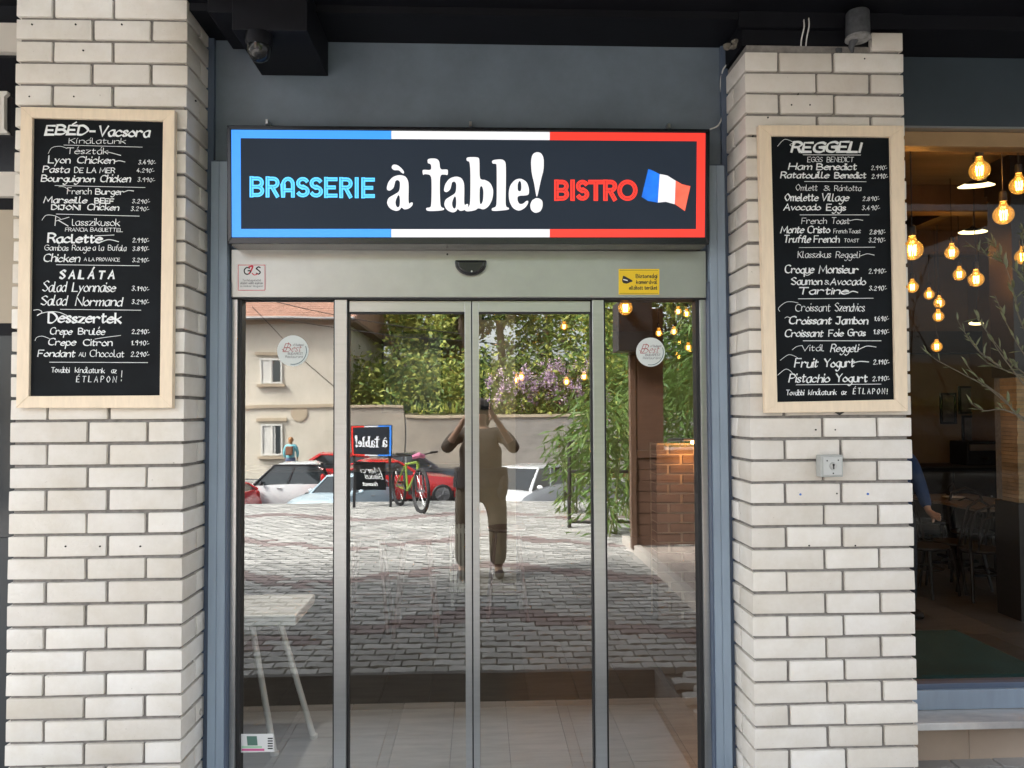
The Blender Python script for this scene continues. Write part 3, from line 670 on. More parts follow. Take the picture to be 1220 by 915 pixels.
# duct with dome camera
p0=P(312,90,-.04); p1=P(391,90,-.04)
D_=empty('ceiling_duct',((p0.x+p1.x)/2,-.3,p0.z)); tag(D_,'square black boxed duct hanging under the soffit left of the sign','duct')
MB().box(-(p1.x-p0.x)/2,(p1.x-p0.x)/2,-.16,.259,0,3.498-p0.z).build('duct_box',black,D_,bevel=.003)
MB().box(-(p1.x-p0.x)/2-.11,-(p1.x-p0.x)/2-.002,-.12,.2,.09,3.498-p0.z).build('duct_step',black,D_,bevel=.003)
pc=P(309,50,-.42); K=empty('dome_camera',(pc.x,-.42,pc.z)); tag(K,'small black dome security camera beside the boxed duct','camera')
MB().lathe([(.052,.03),(.055,0),(.050,-.02)],(0,0,0),'z',24).build('base_ring',black,K,True)
MB().lathe([(.049,-.02),(.046,-.045),(.034,-.068),(.015,-.080),(.001,-.082)],(0,0,0),'z',24).build('dome',M('dome_smoke',(.006,.007,.008),.12,spec=.5),K,True)
MB().ball((0,-.022,-.045),.018,12).build('lens',M('lens_dark',(.02,.022,.022),.3),K,True)  # lens ball in one even near-black colour
MB().lathe([(.030,-.048),(.034,-.046),(.034,-.043),(.03,-.041)],(0,0,.02),'z',20).build('trim_ring',steel,K,True)
# spot lamp on the right pillar
pl=P(1022,38,YP-.06); S=empty('spot_lamp',(pl.x,YP-.06,pl.z)); tag(S,'weathered grey cylinder spot lamp at the top of the right pillar','lamp')
lm=M('weathered_grey',(.055,.058,.065),.6,var=.4,scale=30,bump=.3)
MB().lathe([(.044,.085),(.047,.08),(.049,0),(.046,-.03)],(0,0,0),'z',24).build('lamp_body',lm,S,True)
MB().lathe([(.050,-.022),(.052,-.032),(.046,-.036)],(0,0,0),'z',24).build('rim',M('worn_white',(.22,.22,.22),.5,var=.4,scale=40),S,True)
MB().tube([(-.015,.0,-.03),(-.02,.02,-.055),(-.01,.03,-.075)],[.018,.013,.006],10).build('bracket',lm,S,True)
MB().tube([(0,.05,.03),(0,.02,.06)],.012,8).build('arm',lm,S)
MB().box(-.07,-.045,.047,.058,-.065,-.045).build('wall_clip',lm,S,bevel=.002)
# cables
def cable(name,pts,r,mat,label,cat='cable'):
    o=MB().tube(pts,r,8).build(name,mat,smooth=True); tag(o,label,cat); return o
def cm(pts): 
    out=[]
    for i in range(len(pts)-1):
        p0=pts[max(i-1,0)];p1=pts[i];p2=pts[i+1];p3=pts[min(i+2,len(pts)-1)]
        for j in range(6):
            t=j/6; out.append(.5*((2*p1)+(-p0+p2)*t+(2*p0-5*p1+4*p2-p3)*t*t+(-p0+3*p1-3*p2+p3)*t**3))
    out.append(pts[-1]); return out
cable('white_cable',cm([P(867,76,-.07),P(861,84,-.06),P(858.5,100,-.05),P(860,118,-.045),P(861,135,-.05),P(856,149,-.06),P(846,154,-.08)]),.0035,M('cable_white',(.6,.6,.58),.5),'white cable looping from the right pillar down to the sign')
cable('grey_cable',cm([P(957,20,YP+.01),P(958,32,YP-.004),P(955,46,YP+.01),P(954,56,YP+.03)]),.003,M('cable_white',(.6,.6,.58),.5),'left white cable end poking out above the right pillar')
cable('grey_cable',cm([P(963,19,YP+.01),P(964,30,YP-.006),P(961,46,YP+.01),P(960,56,YP+.03)]),.003,M('cable_white',(.6,.6,.58),.5),'right white cable end poking out above the right pillar')
# key switch
p=P(988,554.5,YP-.02); S=empty('key_switch',(p.x,YP,p.z)); tag(S,'square light grey key switch box on the right pillar','switch')
gp=M('switch_grey',(.42,.43,.41),.45,var=.06,scale=20)
MB().box(-.050,.045,-.05,-.004,-.046,.045).build('switch_box',gp,S,bevel=.004)
MB().box(-.040,.038,-.055,-.0502,-.038,.037).build('face_plate',M('switch_plate',(.52,.53,.51),.35),S,bevel=.002)
MB().lathe([(.014,-.060),(.016,-.0552)],(0,0,.0),'y',20).build('lock_cylinder',steel,S)
MB().lathe([(.0045,-.0615),(.0045,-.0602)],(0,0,.005),'y',10).box(-.0022,.0022,-.0615,-.0602,-.012,.005).build('keyhole',rubber,S)
for a,c in ((-.025,.022),(.022,.024),(0,-.030)): MB().lathe([(.003,-.0565),(.003,-.0552)],(a,0,c),'y',8).build('screw',rubber,S)
# under-board bracket of the right board
p=P(1000,493,YP-.01); tag(MB().tube([(p.x-.018,YP-.012,p.z+.01),(p.x,YP-.012,p.z-.001),(p.x+.018,YP-.012,p.z+.01)],.005,6).build('hook',rubber),'small dark hook under the REGGELI chalkboard','hook')
# ================================================================= RIGHT WINDOW
WN=empty('shop_window',(0,0,0)); tag(WN,'large restaurant window right of the pillar with marble sill','window')
x0=xrR+.002; x1=5.2
zwt=Z(1150,157,0); zwb=Z(1150,842,-.03); 
MB().box(x0,x1,-.035,.06,zwt+.012,3.75).build('upper_panel',M('dark_slate_panel',(.035,.050,.065),.5,var=.15,scale=2),WN)
MB().box(x0,x1,-.04,.03,zwt+.001,zwt+.011).build('trim_line',alu,WN)
zwi=Z(1150,177,.03)
MB().box(x0,x1,.0,.08,zwi,zwt).build('top_frame',M('bronze_frame',(.30,.19,.09),.45,var=.1),WN,bevel=.002)
zs1=Z(1150,822,-.03); zs2=Z(1150,845,-.03)
MB().box(x0,x1,-.03,.06,zs2,zs1).build('bottom_frame',bluepaint,WN,bevel=.002)
MB().box(x0,x1,-.015,.05,zs1,zs1+.025).build('bottom_bead',bluedark,WN,bevel=.002)
MB().pts([(x0,.02,zs1+.02),(x1,.02,zs1+.02),(x1,.02,zwi),(x0,.02,zwi)],[(0,1,2,3)]).build('pane',wglass,WN,fix=False)
MB().box(x0,x1,-.17,.06,zs2-.034,zs2-.002).build('marble_sill',M('marble',(.62,.62,.60),.25,col2=(.42,.43,.44),scale=5,stretch=(1,3,1)),WN,bevel=.003)
tm=M('beige_tile',(.40,.32,.25),.4,var=.06,scale=4,rand=.05)
zt_=zs2-.036; xx=x0+.002; first=X(1156,890,-.05)
MB().box(x0,x1,-.03,.06,.0,zt_).build('tile_bed',mortar,WN)
xe=[x0+.003,first-.002]; 
while xe[-1]<x1-.3: xe.append(xe[-1]+.33)
for i in range(len(xe)-1):
    for z in (zt_-.335,):
        MB().box(xe[i]+.0015,xe[i+1]-.0015,-.045,-.0305,z,zt_-.003).build('tile',tm,WN,bevel=.001)
# ================================================================= NEIGHBOUR AT LEFT EDGE
NB=empty('neighbour_shopfront',(0,0,0)); tag(NB,'dark shopfront beyond the left brick pillar with black fascia and white bands','shopfront')
xn=xlL-.004
yb0=.02
for a,b_,mt,nm in ((30,0,black,'fascia'),(65,31,M('cream_band',(.62,.58,.53),.6),'band'),(206,66,blackgloss,'fascia_board'),(236,207,M('cream_band',(.62,.58,.53),.6),'band'),(385,250,M('beige_blind',(.42,.36,.28),.7),'blind'),(640,400,M('dark_pane',(.02,.025,.03),.1),'lower_pane')):
    MB().box(-5,xn,yb0-(.03 if nm=='band' else 0),.08,Z(8,a,yb0),Z(8,b_,yb0)+(0 if b_ else .3)).build(nm,mt,NB)
MB().box(-5,xn,yb0+.0,.09,Z(8,400,yb0)+.001,Z(8,385,yb0)-.001).box(-5,xn,.02,.09,Z(8,250,yb0)+.001,Z(8,236,yb0)-.001).build('transom',black,NB)
MB().box(-5,xn,yb0+.0,.08,.2,Z(8,640,yb0)-.002).build('lower_panel',M('dark_panel',(.04,.045,.05),.5),NB)
q=lambda a,b_:(X(a,b_,0),Z(a,b_,0))
MB().poly([q(9,109),(q(9,109)[0]-.10,q(9,109)[1]),(q(9,109)[0]-.10,q(9,113)[1]),(q(5,116)[0]-.06,q(5,116)[1]),(q(5,116)[0]-.06,q(5,153)[1]),(q(9,109)[0]-.10,q(9,157)[1]),(q(9,109)[0]-.10,q(9,159)[1]),q(9,159),q(9,157),q(5.5,154),q(5.5,115),q(9,112)],-.004,.019).build('letter',M('ivory',(.68,.66,.62),.5),NB)
# fill behind pillars
struct(MB().box(xlL,xlR-.012,.052,.20,0,3.9).build('front_wall',black)); struct(MB().box(xrL+.012,xrR,.052,.20,0,3.9).build('front_wall',black))
struct(MB().box(-5,-1.28,.21,.3,0,3.8).build('front_wall',black))
struct(MB().box(-7,7,-.0,.3,3.98,9).build('upper_facade',M('facade_grey',(.3,.3,.3),.8,var=.1)))
struct(MB().box(xlR+.001,xrL-.001,.062,.086,zh0+.012,3.9).build('front_wall',black))  # added blocking panel, unseen, stops bulb light leaking above the door header
# ================================================================= GROUND, PAVEMENT
def prof_z(y):
    pts=[(20,-.06),(-9.9,-.06),(-12,-.25),(-20,-1.12),(-29.5,-1.12),(-60,-1.0),(-200,-1)]
    for (a,za),(b_,zb_) in zip(pts,pts[1:]):
        if y<=a and y>=b_: return za+(zb_-za)*(a-y)/(a-b_)
    return pts[-1][1]
asph=M('asphalt',(.055,.055,.058),.9,var=.25,scale=3,bump=.5,bscale=120)
ys=[20,.3,-1,-9.9,-10.5,-11,-12,-14,-17,-20,-25,-29.5,-40,-60,-120,-200]; xs_=[-200,-60,-20,-8,0,8,20,60,200]
m=MB(); m.pts([(x,y,prof_z(y)) for y in ys for x in xs_],[(i*9+j,i*9+j+1,(i+1)*9+j+1,(i+1)*9+j) for i in range(len(ys)-1) for j in range(8)])
struct(m.build('ground',asph,fix=False))
conc=M('concrete_kerb',(.34,.33,.31),.9,var=.15,scale=12,bump=.4)
YE=-1.25; XE=1.1; YK=-9.75
# bed of the pavement: behind the recess, and to the right of it
m=MB(); m.box(-14,12,YK,YE,-.4,.155); m.box(XE,12,YE+.001,.0,-.4,.155); m.box(-14,-1.6,YE+.001,0,-.4,.155)
struct(m.build('pavement_bed',M('joint_sand',(.13,.12,.105),1,var=.2,scale=40)))
m=MB(); m.box(-1.6,XE+.0,YE-.0,YE+.045,-.05,.205); m.box(XE-.045,XE,YE+.046,-.1,-.05,.205); struct(m.build('step_riser',M('dark_riser',(.07,.068,.065),.85,var=.25,scale=9)))
struct(MB().box(-14,12,YK-.12,YK-.002,-.4,.205).build('kerb',conc))
# pavers: interlocking, grey with red zigzag bands
pg=M('paver_grey',(.36,.35,.33),.9,var=.24,scale=1.2,bump=.4,bscale=90); pr_=M('paver_red',(.26,.205,.195),.9,var=.18,scale=3,bump=.4); pg2=M('paver_pale',(.46,.445,.42),.9,var=.14,scale=3,bump=.4)
m=MB(); rw=.118; pw=.20; rnd=random.Random(3); row=0; y=YE-.003
def paver(x,y,w,d,z,mi):
    g=.006; c=.018
    xs=[x-w/2+g,x-w/2+g+c,x-.0,x+w/2-g-c,x+w/2-g]
    k=.016
    top=[(x-w/2+g,y-d+g+k),(x-w/4,y-d+g),(x+w/4,y-d+g+k*1.5),(x+w/2-g,y-d+g+k*.4),(x+w/2-g,y-g-k*.2),(x+w/4,y-g),(x-w/4,y-g-k),(x-w/2+g,y-g)]
    n=8; m.pts([(a,b_,z) for a,b_ in top]+[(a+(.003 if a<x else -.003)*-1,b_,z-.04) for a,b_ in top],[tuple(range(n))]+[(i,(i+1)%n,(i+1)%n+n,i+n) for i in range(n)],mi)
while y-rw>YK:
    off=(row%2)*pw/2; x=-7.5
    while x<6.5:
        zz=.2+rnd.uniform(-.002,.003)
        t=(x*1.0)%3.2; tri=abs(t-1.6)
        red=any(abs((-y)-(c+tri*.55))<.16 for c in (1.75,3.6,5.4,7.6)) and x<4.5
        if not (x+off>1.72 and y<-2.0 and y>-5.6 ): paver(x+off,y,pw,rw,zz,1 if red and rnd.random()<.93 else (2 if rnd.random()<.35 else 0))
        x+=pw
    y-=rw; row+=1
y=-.02
while y-rw>YE:
    x=XE+.12
    while x<6.5: paver(x+(row%2)*pw/2,y,pw,rw,.2+rnd.uniform(-.002,.003),0); x+=pw
    x=-1.6-.12
    while x>-6: paver(x-(row%2)*pw/2,y,pw,rw,.2,0); x-=pw
    y-=rw; row+=1
o=m.build('paving_stones',[pg,pr_,pg2],fix=False); tag(o,'interlocking grey paving stones with red zigzag bands in front of the door','paving',kind='stuff')
# landing tiles
LT=M('landing_tile',(.40,.41,.41),.45,var=.10,scale=4,rand=.08)
LB=struct(MB().box(-1.6,XE-.046,YE+.046,-.1,-.05,-.006).build('landing_floor',mortar))
for i in range(5):
    for j in range(3):
        xa_=-1.58+i*.525; ya_=YE+.05+j*.375
        MB().box(xa_+.002,min(xa_+.523,XE-.047),ya_+.002,min(ya_+.373,-.1),-.02,.0+random.uniform(-.0008,.0008)).build('tile',LT,LB)
# ================================================================= TERRACE SHELTER at the right of the street
TE=empty('terrace_shelter',(1.7,-4.9,.2)); tag(TE,'brown timber terrace shelter with slatted low wall and decking, mirrored in the right pane','terrace')
tb=M('brown_board',(.115,.060,.040),.55,var=.2,scale=5,stretch=(1,1,8),rand=.08); bk=M('shelter_black',(.015,.015,.017),.5); dk=M('decking',(.36,.30,.26),.7,var=.2,scale=6,stretch=(8,1,1),rand=.1)
def tl_(x,y,z): return (x-1.7,y+4.9,z-.2)
def tbx(x0,x1,y0,y1,z0,z1,n,mt,bev=0): return MB().box(x0-1.7,x1-1.7,y0+4.9,y1+4.9,z0-.2,z1-.2).build(n,mt,TE,bevel=bev)
tbx(1.68,1.76,-5.6,-1.9,.16,.30,'deck_edge',M('edge_pale',(.50,.45,.40),.6),.004)
for i in range(9): tbx(1.765+i*.145,1.765+i*.145+.138,-4.86,-1.9,.24,.285,'deck_board',dk)
yw=-4.95
# low slatted wall
for i in range(8): tbx(1.72,3.2,yw+.0,yw+.03,.30+i*.118,.30+i*.118+.110,'board',tb,.002)
tbx(1.72,3.2,yw-.03,yw-.002,.3,1.25,'wall_backing',bk)
tbx(1.66,1.72,yw-.05,yw+.05,.25,2.9,'corner_post',M('post_brown',(.13,.075,.05),.5,var=.1),.004)
tbx(1.725,3.2,yw-.02,yw+.045,1.25,1.33,'rail',tb,.004)
tbx(1.73,2.02,yw-.01,yw+.04,1.335,2.9,'frame_stile',tb,.004)
tbx(2.03,3.2,yw+.0,yw+.03,1.335,1.36,'sill_strip',M('pale_strip',(.55,.53,.5),.4))
tbx(2.9,3.2,yw-.01,yw+.04,1.365,2.9,'frame_stile',tb,.004)
tbx(2.0,2.95,yw-.003,yw-.0,1.37,2.6,'glazing',glassmat('shelter_glass',.10,(.85,.9,.87)))
tbx(1.50,1.86,yw-.12,yw+.25,2.42,2.95,'head_box',bk,.006)
tbx(1.55,4.2,-4.9,-2.6,3.3,3.42,'roof',bk,.006)
MB().tube([tl_(1.2,-3.2,3.35),tl_(1.62,-5.0,2.8)],.05,8).build('roof_strut',bk,TE)
MB().tube([tl_(2.05,yw+.10,1.45),tl_(3.1,yw+.10,1.45)],.018,10).build('handrail',steel,TE)
# bin-like black planter frame & bamboo hedge
def leaves(name,pts_fn,n,size,mat,parent=None,aspect=.35,droop=.3,seed=1):
    rnd=random.Random(seed); vs=[];fs=[]
    for i in range(n):
        c,dirv=pts_fn(rnd); c=Vector(c)
        d=Vector((rnd.gauss(0,1),rnd.gauss(0,1),rnd.gauss(0,.6)-droop)) if dirv is None else Vector(dirv)+Vector((rnd.gauss(0,.35),rnd.gauss(0,.35),rnd.gauss(0,.35)))
        d.normalize(); s=size*rnd.uniform(.6,1.3); w=d.cross(Vector((rnd.gauss(0,1),rnd.gauss(0,1),rnd.gauss(0,1)))); 
        if w.length<1e-3: continue
        w.normalize(); w*=s*aspect/2; k=len(vs)
        nrm=d.cross(w).normalized()*s*.08
        vs+=[tuple(c),tuple(c+d*s*.45+w+nrm),tuple(c+d*s),tuple(c+d*s*.45-w+nrm)]; fs.append((k,k+1,k+2,k+3))
    me=bpy.data.meshes.new(name); me.from_pydata(vs,[],fs); 
    for mm in (mat if isinstance(mat,list) else [mat]): me.materials.append(mm)
    if isinstance(mat,list): me.polygons.foreach_set('material_index',[rnd.choice(range(len(mat))) for _ in fs])
    o=bpy.data.objects.new(name,me); COL.objects.link(o)
    if parent: o.parent=parent
    return o
def leafmat(name,c1,c2,sc=.5):
    m=M(name,c1,.5,col2=c2,scale=sc); n=m.node_tree.nodes; l=m.node_tree.links; b=n['Principled BSDF']
    t=n.new('ShaderNodeBsdfTranslucent'); src=b.inputs['Base Color'].links[0].from_socket; l.new(src,t.inputs[0])
    mx=n.new('ShaderNodeMixShader'); mx.inputs[0].default_value=.35; l.new(b.outputs[0],mx.inputs[1]); l.new(t.outputs[0],mx.inputs[2]); l.new(mx.outputs[0],n['Material Output'].inputs[0]); return m
lf_y=leafmat('leaf_spring_yellow',(.32,.36,.06),(.50,.50,.13)); lf_g=leafmat('leaf_mid_green',(.09,.16,.03),(.20,.28,.06)); lf_d=leafmat('leaf_dark_green',(.018,.040,.014),(.04,.075,.022)); lf_b=leafmat('leaf_bamboo',(.07,.16,.03),(.16,.26,.06),2)
bark=M('bark',(.10,.075,.055),.95,var=.3,scale=8,bump=1,bscale=20)
def bamboo(x,y,h,label,n=700,rad=.35,seed=1):
    t=empty('bamboo_plant',(x,y,.2)); tag(t,label,'plant','bamboo clumps beside the terrace')
    rnd=random.Random(seed); m=MB(); canes=[]
    for i in range(9):
        a=rnd.uniform(0,6.28); r0=rad*.4*rnd.random(); b0=Vector((r0*math.cos(a),r0*math.sin(a),0)); tp=b0+Vector((rnd.uniform(-1,1)*rad,rnd.uniform(-1,1)*rad,h*rnd.uniform(.75,1)))
        mid=(b0+tp)/2+Vector((0,0,h*.08)); canes.append((b0,mid,tp)); m.tube([b0,mid,tp],[.012,.009,.003],5)
    m.build('cane',M('cane_green',(.16,.19,.06),.5),t)
    def f(r):
        b0,mid,tp=r.choice(canes); s=r.random()**.7; p=b0.lerp(tp,s)+Vector((0,0,h*.08*math.sin(3.14*s))); a=r.uniform(0,6.28); q=r.uniform(.02,rad*.7)
        return (p.x+q*math.cos(a),p.y+q*math.sin(a),p.z-q*.3),(math.cos(a)*.8,math.sin(a)*.8,-.55)
    leaves('foliage',f,n,.20,[lf_b,lf_g,lf_b],t,aspect=.16,seed=seed)
q=V(712,560,-6.6); bamboo(1.55,-6.3,2.0,'bamboo clump at the terrace corner, leaning over the paving',900,.5,2)
bamboo(1.35,-8.4,1.5,'low bamboo clump further back beside the black planter frame',600,.4,3)
bamboo(2.6,-6.4,2.9,'bamboo clump behind the terrace glass',1500,.7,4)
bamboo(3.3,-7.2,3.2,'tallest bamboo clump behind the terrace',1500,.8,5)
bamboo(2.2,-7.9,2.3,'bamboo clump between the terrace and the street',1000,.6,6)
PF=empty('planter_frame',(1.25,-6.9,.2)); tag(PF,'black metal railing frame in front of the bamboo','railing')
for z in (.08,.75,1.15): MB().tube([(-.05,0,z),(.9,.1,z)],.02,8).build('rail',bk,PF)
for x in (-.05,.9): MB().tube([(x,0,0),(x,0,1.17)],.025,8).build('post',bk,PF)
# ================================================================= SIGN STAND with two boards
c=V(443,592,-9.3); SB=empty('sign_stand',(c.x,-9.2,.2)); tag(SB,'free standing pair of menu signs on black posts beside the bicycle','sign stand')
o_=Vector(SB.location)
for px in (422,465): 
    a=V(px,500,-9.2)-o_; MB().box(a.x-.02,a.x+.02,-.02,.02,0,1.32).build('post',bk,SB,bevel=.003)
def brd(x0,x1,y0,y1,name,mt):
    a=V(x0,y0,-9.2)-o_; b_=V(x1,y1,-9.2)-o_; MB().box(a.x,b_.x,.022,.045,b_.z,a.z).build(name,mt,SB,bevel=.003); return a,b_
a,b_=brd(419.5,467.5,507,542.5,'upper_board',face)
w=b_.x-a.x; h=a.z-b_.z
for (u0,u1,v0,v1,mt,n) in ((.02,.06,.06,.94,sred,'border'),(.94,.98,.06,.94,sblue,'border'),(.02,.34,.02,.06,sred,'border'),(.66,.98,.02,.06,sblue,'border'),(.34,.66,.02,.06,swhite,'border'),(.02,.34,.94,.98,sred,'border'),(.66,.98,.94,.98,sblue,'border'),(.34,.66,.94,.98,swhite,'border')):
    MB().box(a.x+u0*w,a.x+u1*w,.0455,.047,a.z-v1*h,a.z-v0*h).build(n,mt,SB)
# lettering runs right to left here because it faces the door
cx=(a.x+b_.x)/2; cz=(a.z+b_.z)/2
def facing(u,v,x0,z0,sx,sz): return (x0-u*sx,z0-v*sz)
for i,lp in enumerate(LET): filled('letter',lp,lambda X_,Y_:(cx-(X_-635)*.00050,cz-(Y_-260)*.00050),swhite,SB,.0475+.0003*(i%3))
a,b_=brd(424,460,549.5,584,'lower_board',slate)
for tx,z,capm,x0,x1 in (("Merci",.10,.10,-.17,.17),("Bisous",.0,.09,-.2,.1),("finomat",-.12,.06,-.12,.14)):
    cx2=(a.x+b_.x)/2; cz2=(a.z+b_.z)/2
    pen=Pen(lambda x,y:Vector((cx2-x,.048,cz2-y))); pen.sg=-1
    pen.text(tx,x0,x1,-z+.05,capm,.014,slant=.3,jit=.2); pen.build('chalk_word',chalk,SB)
# ================================================================= BICYCLE
def bicycle(loc,rz):
    t=empty('bicycle',loc,rz); tag(t,'mountain bike with neon green frame parked on the paving beside the sign stand','bicycle')
    neon=M('neon_green',(.20,.29,.04),.35); r=.34
    for x in (-.54,.54):
        wv=MB(); wv.tube([(x+r*math.cos(a*math.pi/14),0,r+r*math.sin(a*math.pi/14)) for a in range(29)],.027,8,cap=False); wh=wv.build('wheel',rubber,t,True)
        MB().tube([(x+(r-.035)*math.cos(a*math.pi/14),0,r+(r-.035)*math.sin(a*math.pi/14)) for a in range(29)],.010,6,cap=False).build('rim',bk,wh,True)
        s=MB(); 
        for k in range(14):
            a=k*math.pi/7; s.tube([(x,.02*(-1)**k,r),(x+(r-.04)*math.cos(a),0,r+(r-.04)*math.sin(a))],.0025,4)
        s.tube([(x,-.06,r),(x,.06,r)],.02,8); s.build('spokes',steel,wh)
    F_=MB(); bb=(-.08,0,.30); hd=(.38,0,.78); hb=(.41,0,.66); st=(-.20,0,.72)
    F_.tube([bb,hb],.024,8); F_.tube([st,hd],.02,8); F_.tube([bb,st],.018,8); F_.tube([hd,hb],.026,8)
    for s in (-1,1): F_.tube([(-.54,.05*s,r),(bb[0],.02*s,bb[2])],.011,6); F_.tube([(-.54,.05*s,r),(st[0],.02*s,st[2]-.03)],.010,6)
    F_.build('frame',neon,t,True)
    K_=MB(); K_.tube([(.41,0,.66),(.44,0,.60)],.022,8)
    for s in (-1,1): K_.tube([(.44,.06*s,.60),(.54,.06*s,r)],.017,8)
    K_.tube([(.44,-.07,.60),(.44,.07,.60)],.018,8); K_.build('fork',bk,t,True)
    H=MB(); H.tube([(.37,0,.8),(.36,0,.88)],.016,8); H.tube([(.33,-.33,.92),(.37,-.1,.89),(.37,.1,.89),(.33,.33,.92)],.012,8); hh=H.build('handlebar',bk,t,True)
    for s in (-1,1): MB().tube([(.345,.22*s,.915),(.33,.34*s,.922)],.017,8).build('grip',rubber,hh)
    MB().tube([(.40,-.10,.86),(.43,.0,.89),(.40,.10,.86)],[.03,.045,.03],8).build('pink_bag',M('pink_cloth',(.55,.16,.28),.8),t)
    MB().tube([st,(-.23,0,.86)],.013,8).build('seat_post',steel,t)
    S_=MB(); S_.pts([(-.38,-.07,.88),(-.38,.07,.88),(-.2,.05,.885),(-.08,.018,.88),(-.08,-.018,.88),(-.2,-.05,.885),(-.38,-.06,.84),(-.38,.06,.84),(-.08,.012,.855),(-.08,-.012,.855)],[(0,1,2,3,4,5),(6,9,8,7),(0,6,7,1),(1,7,8,3,2),(3,8,9,4),(4,9,6,0,5)]); S_.build('saddle',rubber,t)
    C_=MB(); C_.lathe([(.09,-.035),(.09,-.030)],bb,'y',20); C_.tube([(bb[0],-.05,bb[2]),(bb[0]+.1,-.055,bb[2]-.13)],.01,6); C_.tube([(bb[0],.05,bb[2]),(bb[0]-.1,.055,bb[2]+.13)],.01,6); cr=C_.build('crankset',bk,t)
    for s,a in ((-1,(.1,-.13)),(1,(-.1,.13))): MB().box(bb[0]+a[0]-.04,bb[0]+a[0]+.04,.06*s-.0+min(0,s)*.08,.06*s+max(0,s)*.08,bb[2]+a[1]-.012,bb[2]+a[1]+.012).build('pedal',bk,cr)
    return t
c=V(489,600,-9.0); bicycle((c.x,-8.9,.2),R(66))
# ================================================================= CARS
def car(name,label,loc,rz,paint,L=4.3,Wd=1.78,H=1.45,kind='sedan',roofpaint=None,rearpaint=None):
    t=empty(name,loc,rz); tag(t,label,'car','cars parked along the street')
    if kind=='sedan': S=[(0,.62,0),(.08,.92,0),(.18,.98,0),(.22,.99,.0),(.36,.98,1),(.46,.97,1),(.55,.95,1),(.68,.93,0),(.70,.92,0),(.85,.84,0),(.95,.72,0),(1,.55,0)]; roof={.22:.99,.36:.985,.46:1,.55:.985,.68:.93}
    else: S=[(0,.60,0),(.03,.90,0),(.04,.93,0),(.14,.93,1),(.30,.93,1),(.50,.92,1),(.56,.91,1),(.74,.88,0),(.77,.87,0),(.88,.80,0),(.96,.68,0),(1,.52,0)]
    zb=[s[1] for s in S]; W2_=Wd/2
    wf=lambda u:W2_*(1-.16*abs(2*u-1)**4)
    bodyv=[];secs=[]
    m=MB(); n=len(S)
    for u,z,_ in S:
        w=wf(u); x=(u-.5)*L; zz=z*1.0
        m.v+=[(x,-w*.92,.20),(x,-w,.42),(x,-w*1.0,min(.68,zz-.06)),(x,-w*.94,zz),(x,-w*.5,zz+.03),(x,w*.5,zz+.03),(x,w*.94,zz),(x,w,min(.68,zz-.06)),(x,w,.42),(x,w*.92,.20)]
    for i in range(n-1):
        for j in range(10):
            a=i*10+j; b_=i*10+(j+1)%10; m.f.append((a,b_,b_+10,a+10)); m.mi.append(0)
    m.f+= [tuple(range(9,-1,-1)),tuple(range((n-1)*10,n*10))]; m.mi+=[0,0]
    body=m.build('body',paint,t,True)
    # glasshouse
    if kind=='sedan': base=[.10,.68]; top_=[.30,.52]
    else: base=[.035,.74]; top_=[.10,.54]
    zbel=.93; hw=W2_*.92; tw=W2_*.72; bx=[(u-.5)*L for u in base]; tx=[(u-.5)*L for u in top_]; zt2=H-.05
    B=[(bx[0],-hw*.93,zbel),(bx[1],-hw*.90,zbel-.03),(bx[1],hw*.90,zbel-.03),(bx[0],hw*.93,zbel)]; T_=[(tx[0],-tw,zt2-.03),(tx[1],-tw,zt2),(tx[1],tw,zt2),(tx[0],tw,zt2-.03)]
    cg=M('car_glass',(.02,.025,.028),.05,spec=1)
    lv=lambda a,b_,t_:tuple(a[k]+(b_[k]-a[k])*t_ for k in range(3))
    MB().pts(B+T_,[(1,2,6,5)]).build('windscreen',cg,t,fix=False); MB().pts(B+T_,[(3,0,4,7)]).build('rear_window',cg,t,fix=False)
    for s,(i,j) in (('r',(0,1)),('l',(3,2))):
        q=.52
        for a0,a1 in ((.02,q-.02),(q+.02,.97)):
            MB().pts([lv(B[i],B[j],a0),lv(B[i],B[j],a1),lv(T_[i],T_[j],a1),lv(T_[i],T_[j],a0)],[(0,1,2,3)]).build('side_window',cg,t,fix=False)
    rp=roofpaint or paint
    k=MB(); k.pts([T_[0],T_[1],T_[2],T_[3],lv(T_[0],T_[2],.12)[:2]+(H-.0,),lv(T_[1],T_[3],.12)[:2]+(H,),lv(T_[2],T_[0],.12)[:2]+(H,),lv(T_[3],T_[1],.12)[:2]+(H,)],[(4,5,6,7),(0,1,5,4),(1,2,6,5),(2,3,7,6),(3,0,4,7)])
    k.build('roof',rp,t,True)
    pl=MB()
    for i in range(4): pl.tube([B[i],T_[i]],[.045,.03],6)
    for i,j in ((0,1),(3,2)): pl.tube([lv(B[i],B[j],.52),lv(T_[i],T_[j],.52)],.028,6); pl.tube([T_[i],T_[j]],.028,6)
    pl.tube([T_[1],T_[2]],.025,6); pl.tube([T_[0],T_[3]],.025,6); pl.build('pillars',rearpaint or rp,t,True)
    for x in ((.19-.5)*L,(.815-.5)*L):
        for s in (-1,1):
            yy=s*(W2_*.90); r=.315
            wh=MB().lathe([(r-.03,-.10),(r,-.07),(r,.07),(r-.03,.10)],(x,yy,r),'y',24).build('wheel',rubber,t,True)
            rm_=MB(); yo=yy+s*.10
            rm_.lathe([(.215,-.02),(.225,.01),(.20,.012)],(x,yo,r),'y',24)
            for k_ in range(5):
                a=k_*2*math.pi/5; rm_.tube([(x,yo+s*.01,r),(x+.2*math.cos(a),yo+s*.012,r+.2*math.sin(a))],.022,6)
            rm_.build('rim',M('rim_grey',(.25,.25,.26),.3,metal=.8),wh)
            MB().lathe([(r+.05,-.03),(r+.05,.001)],(x,yy+s*.03,r+.01),'y',24).build('wheel_arch',rubber,t)
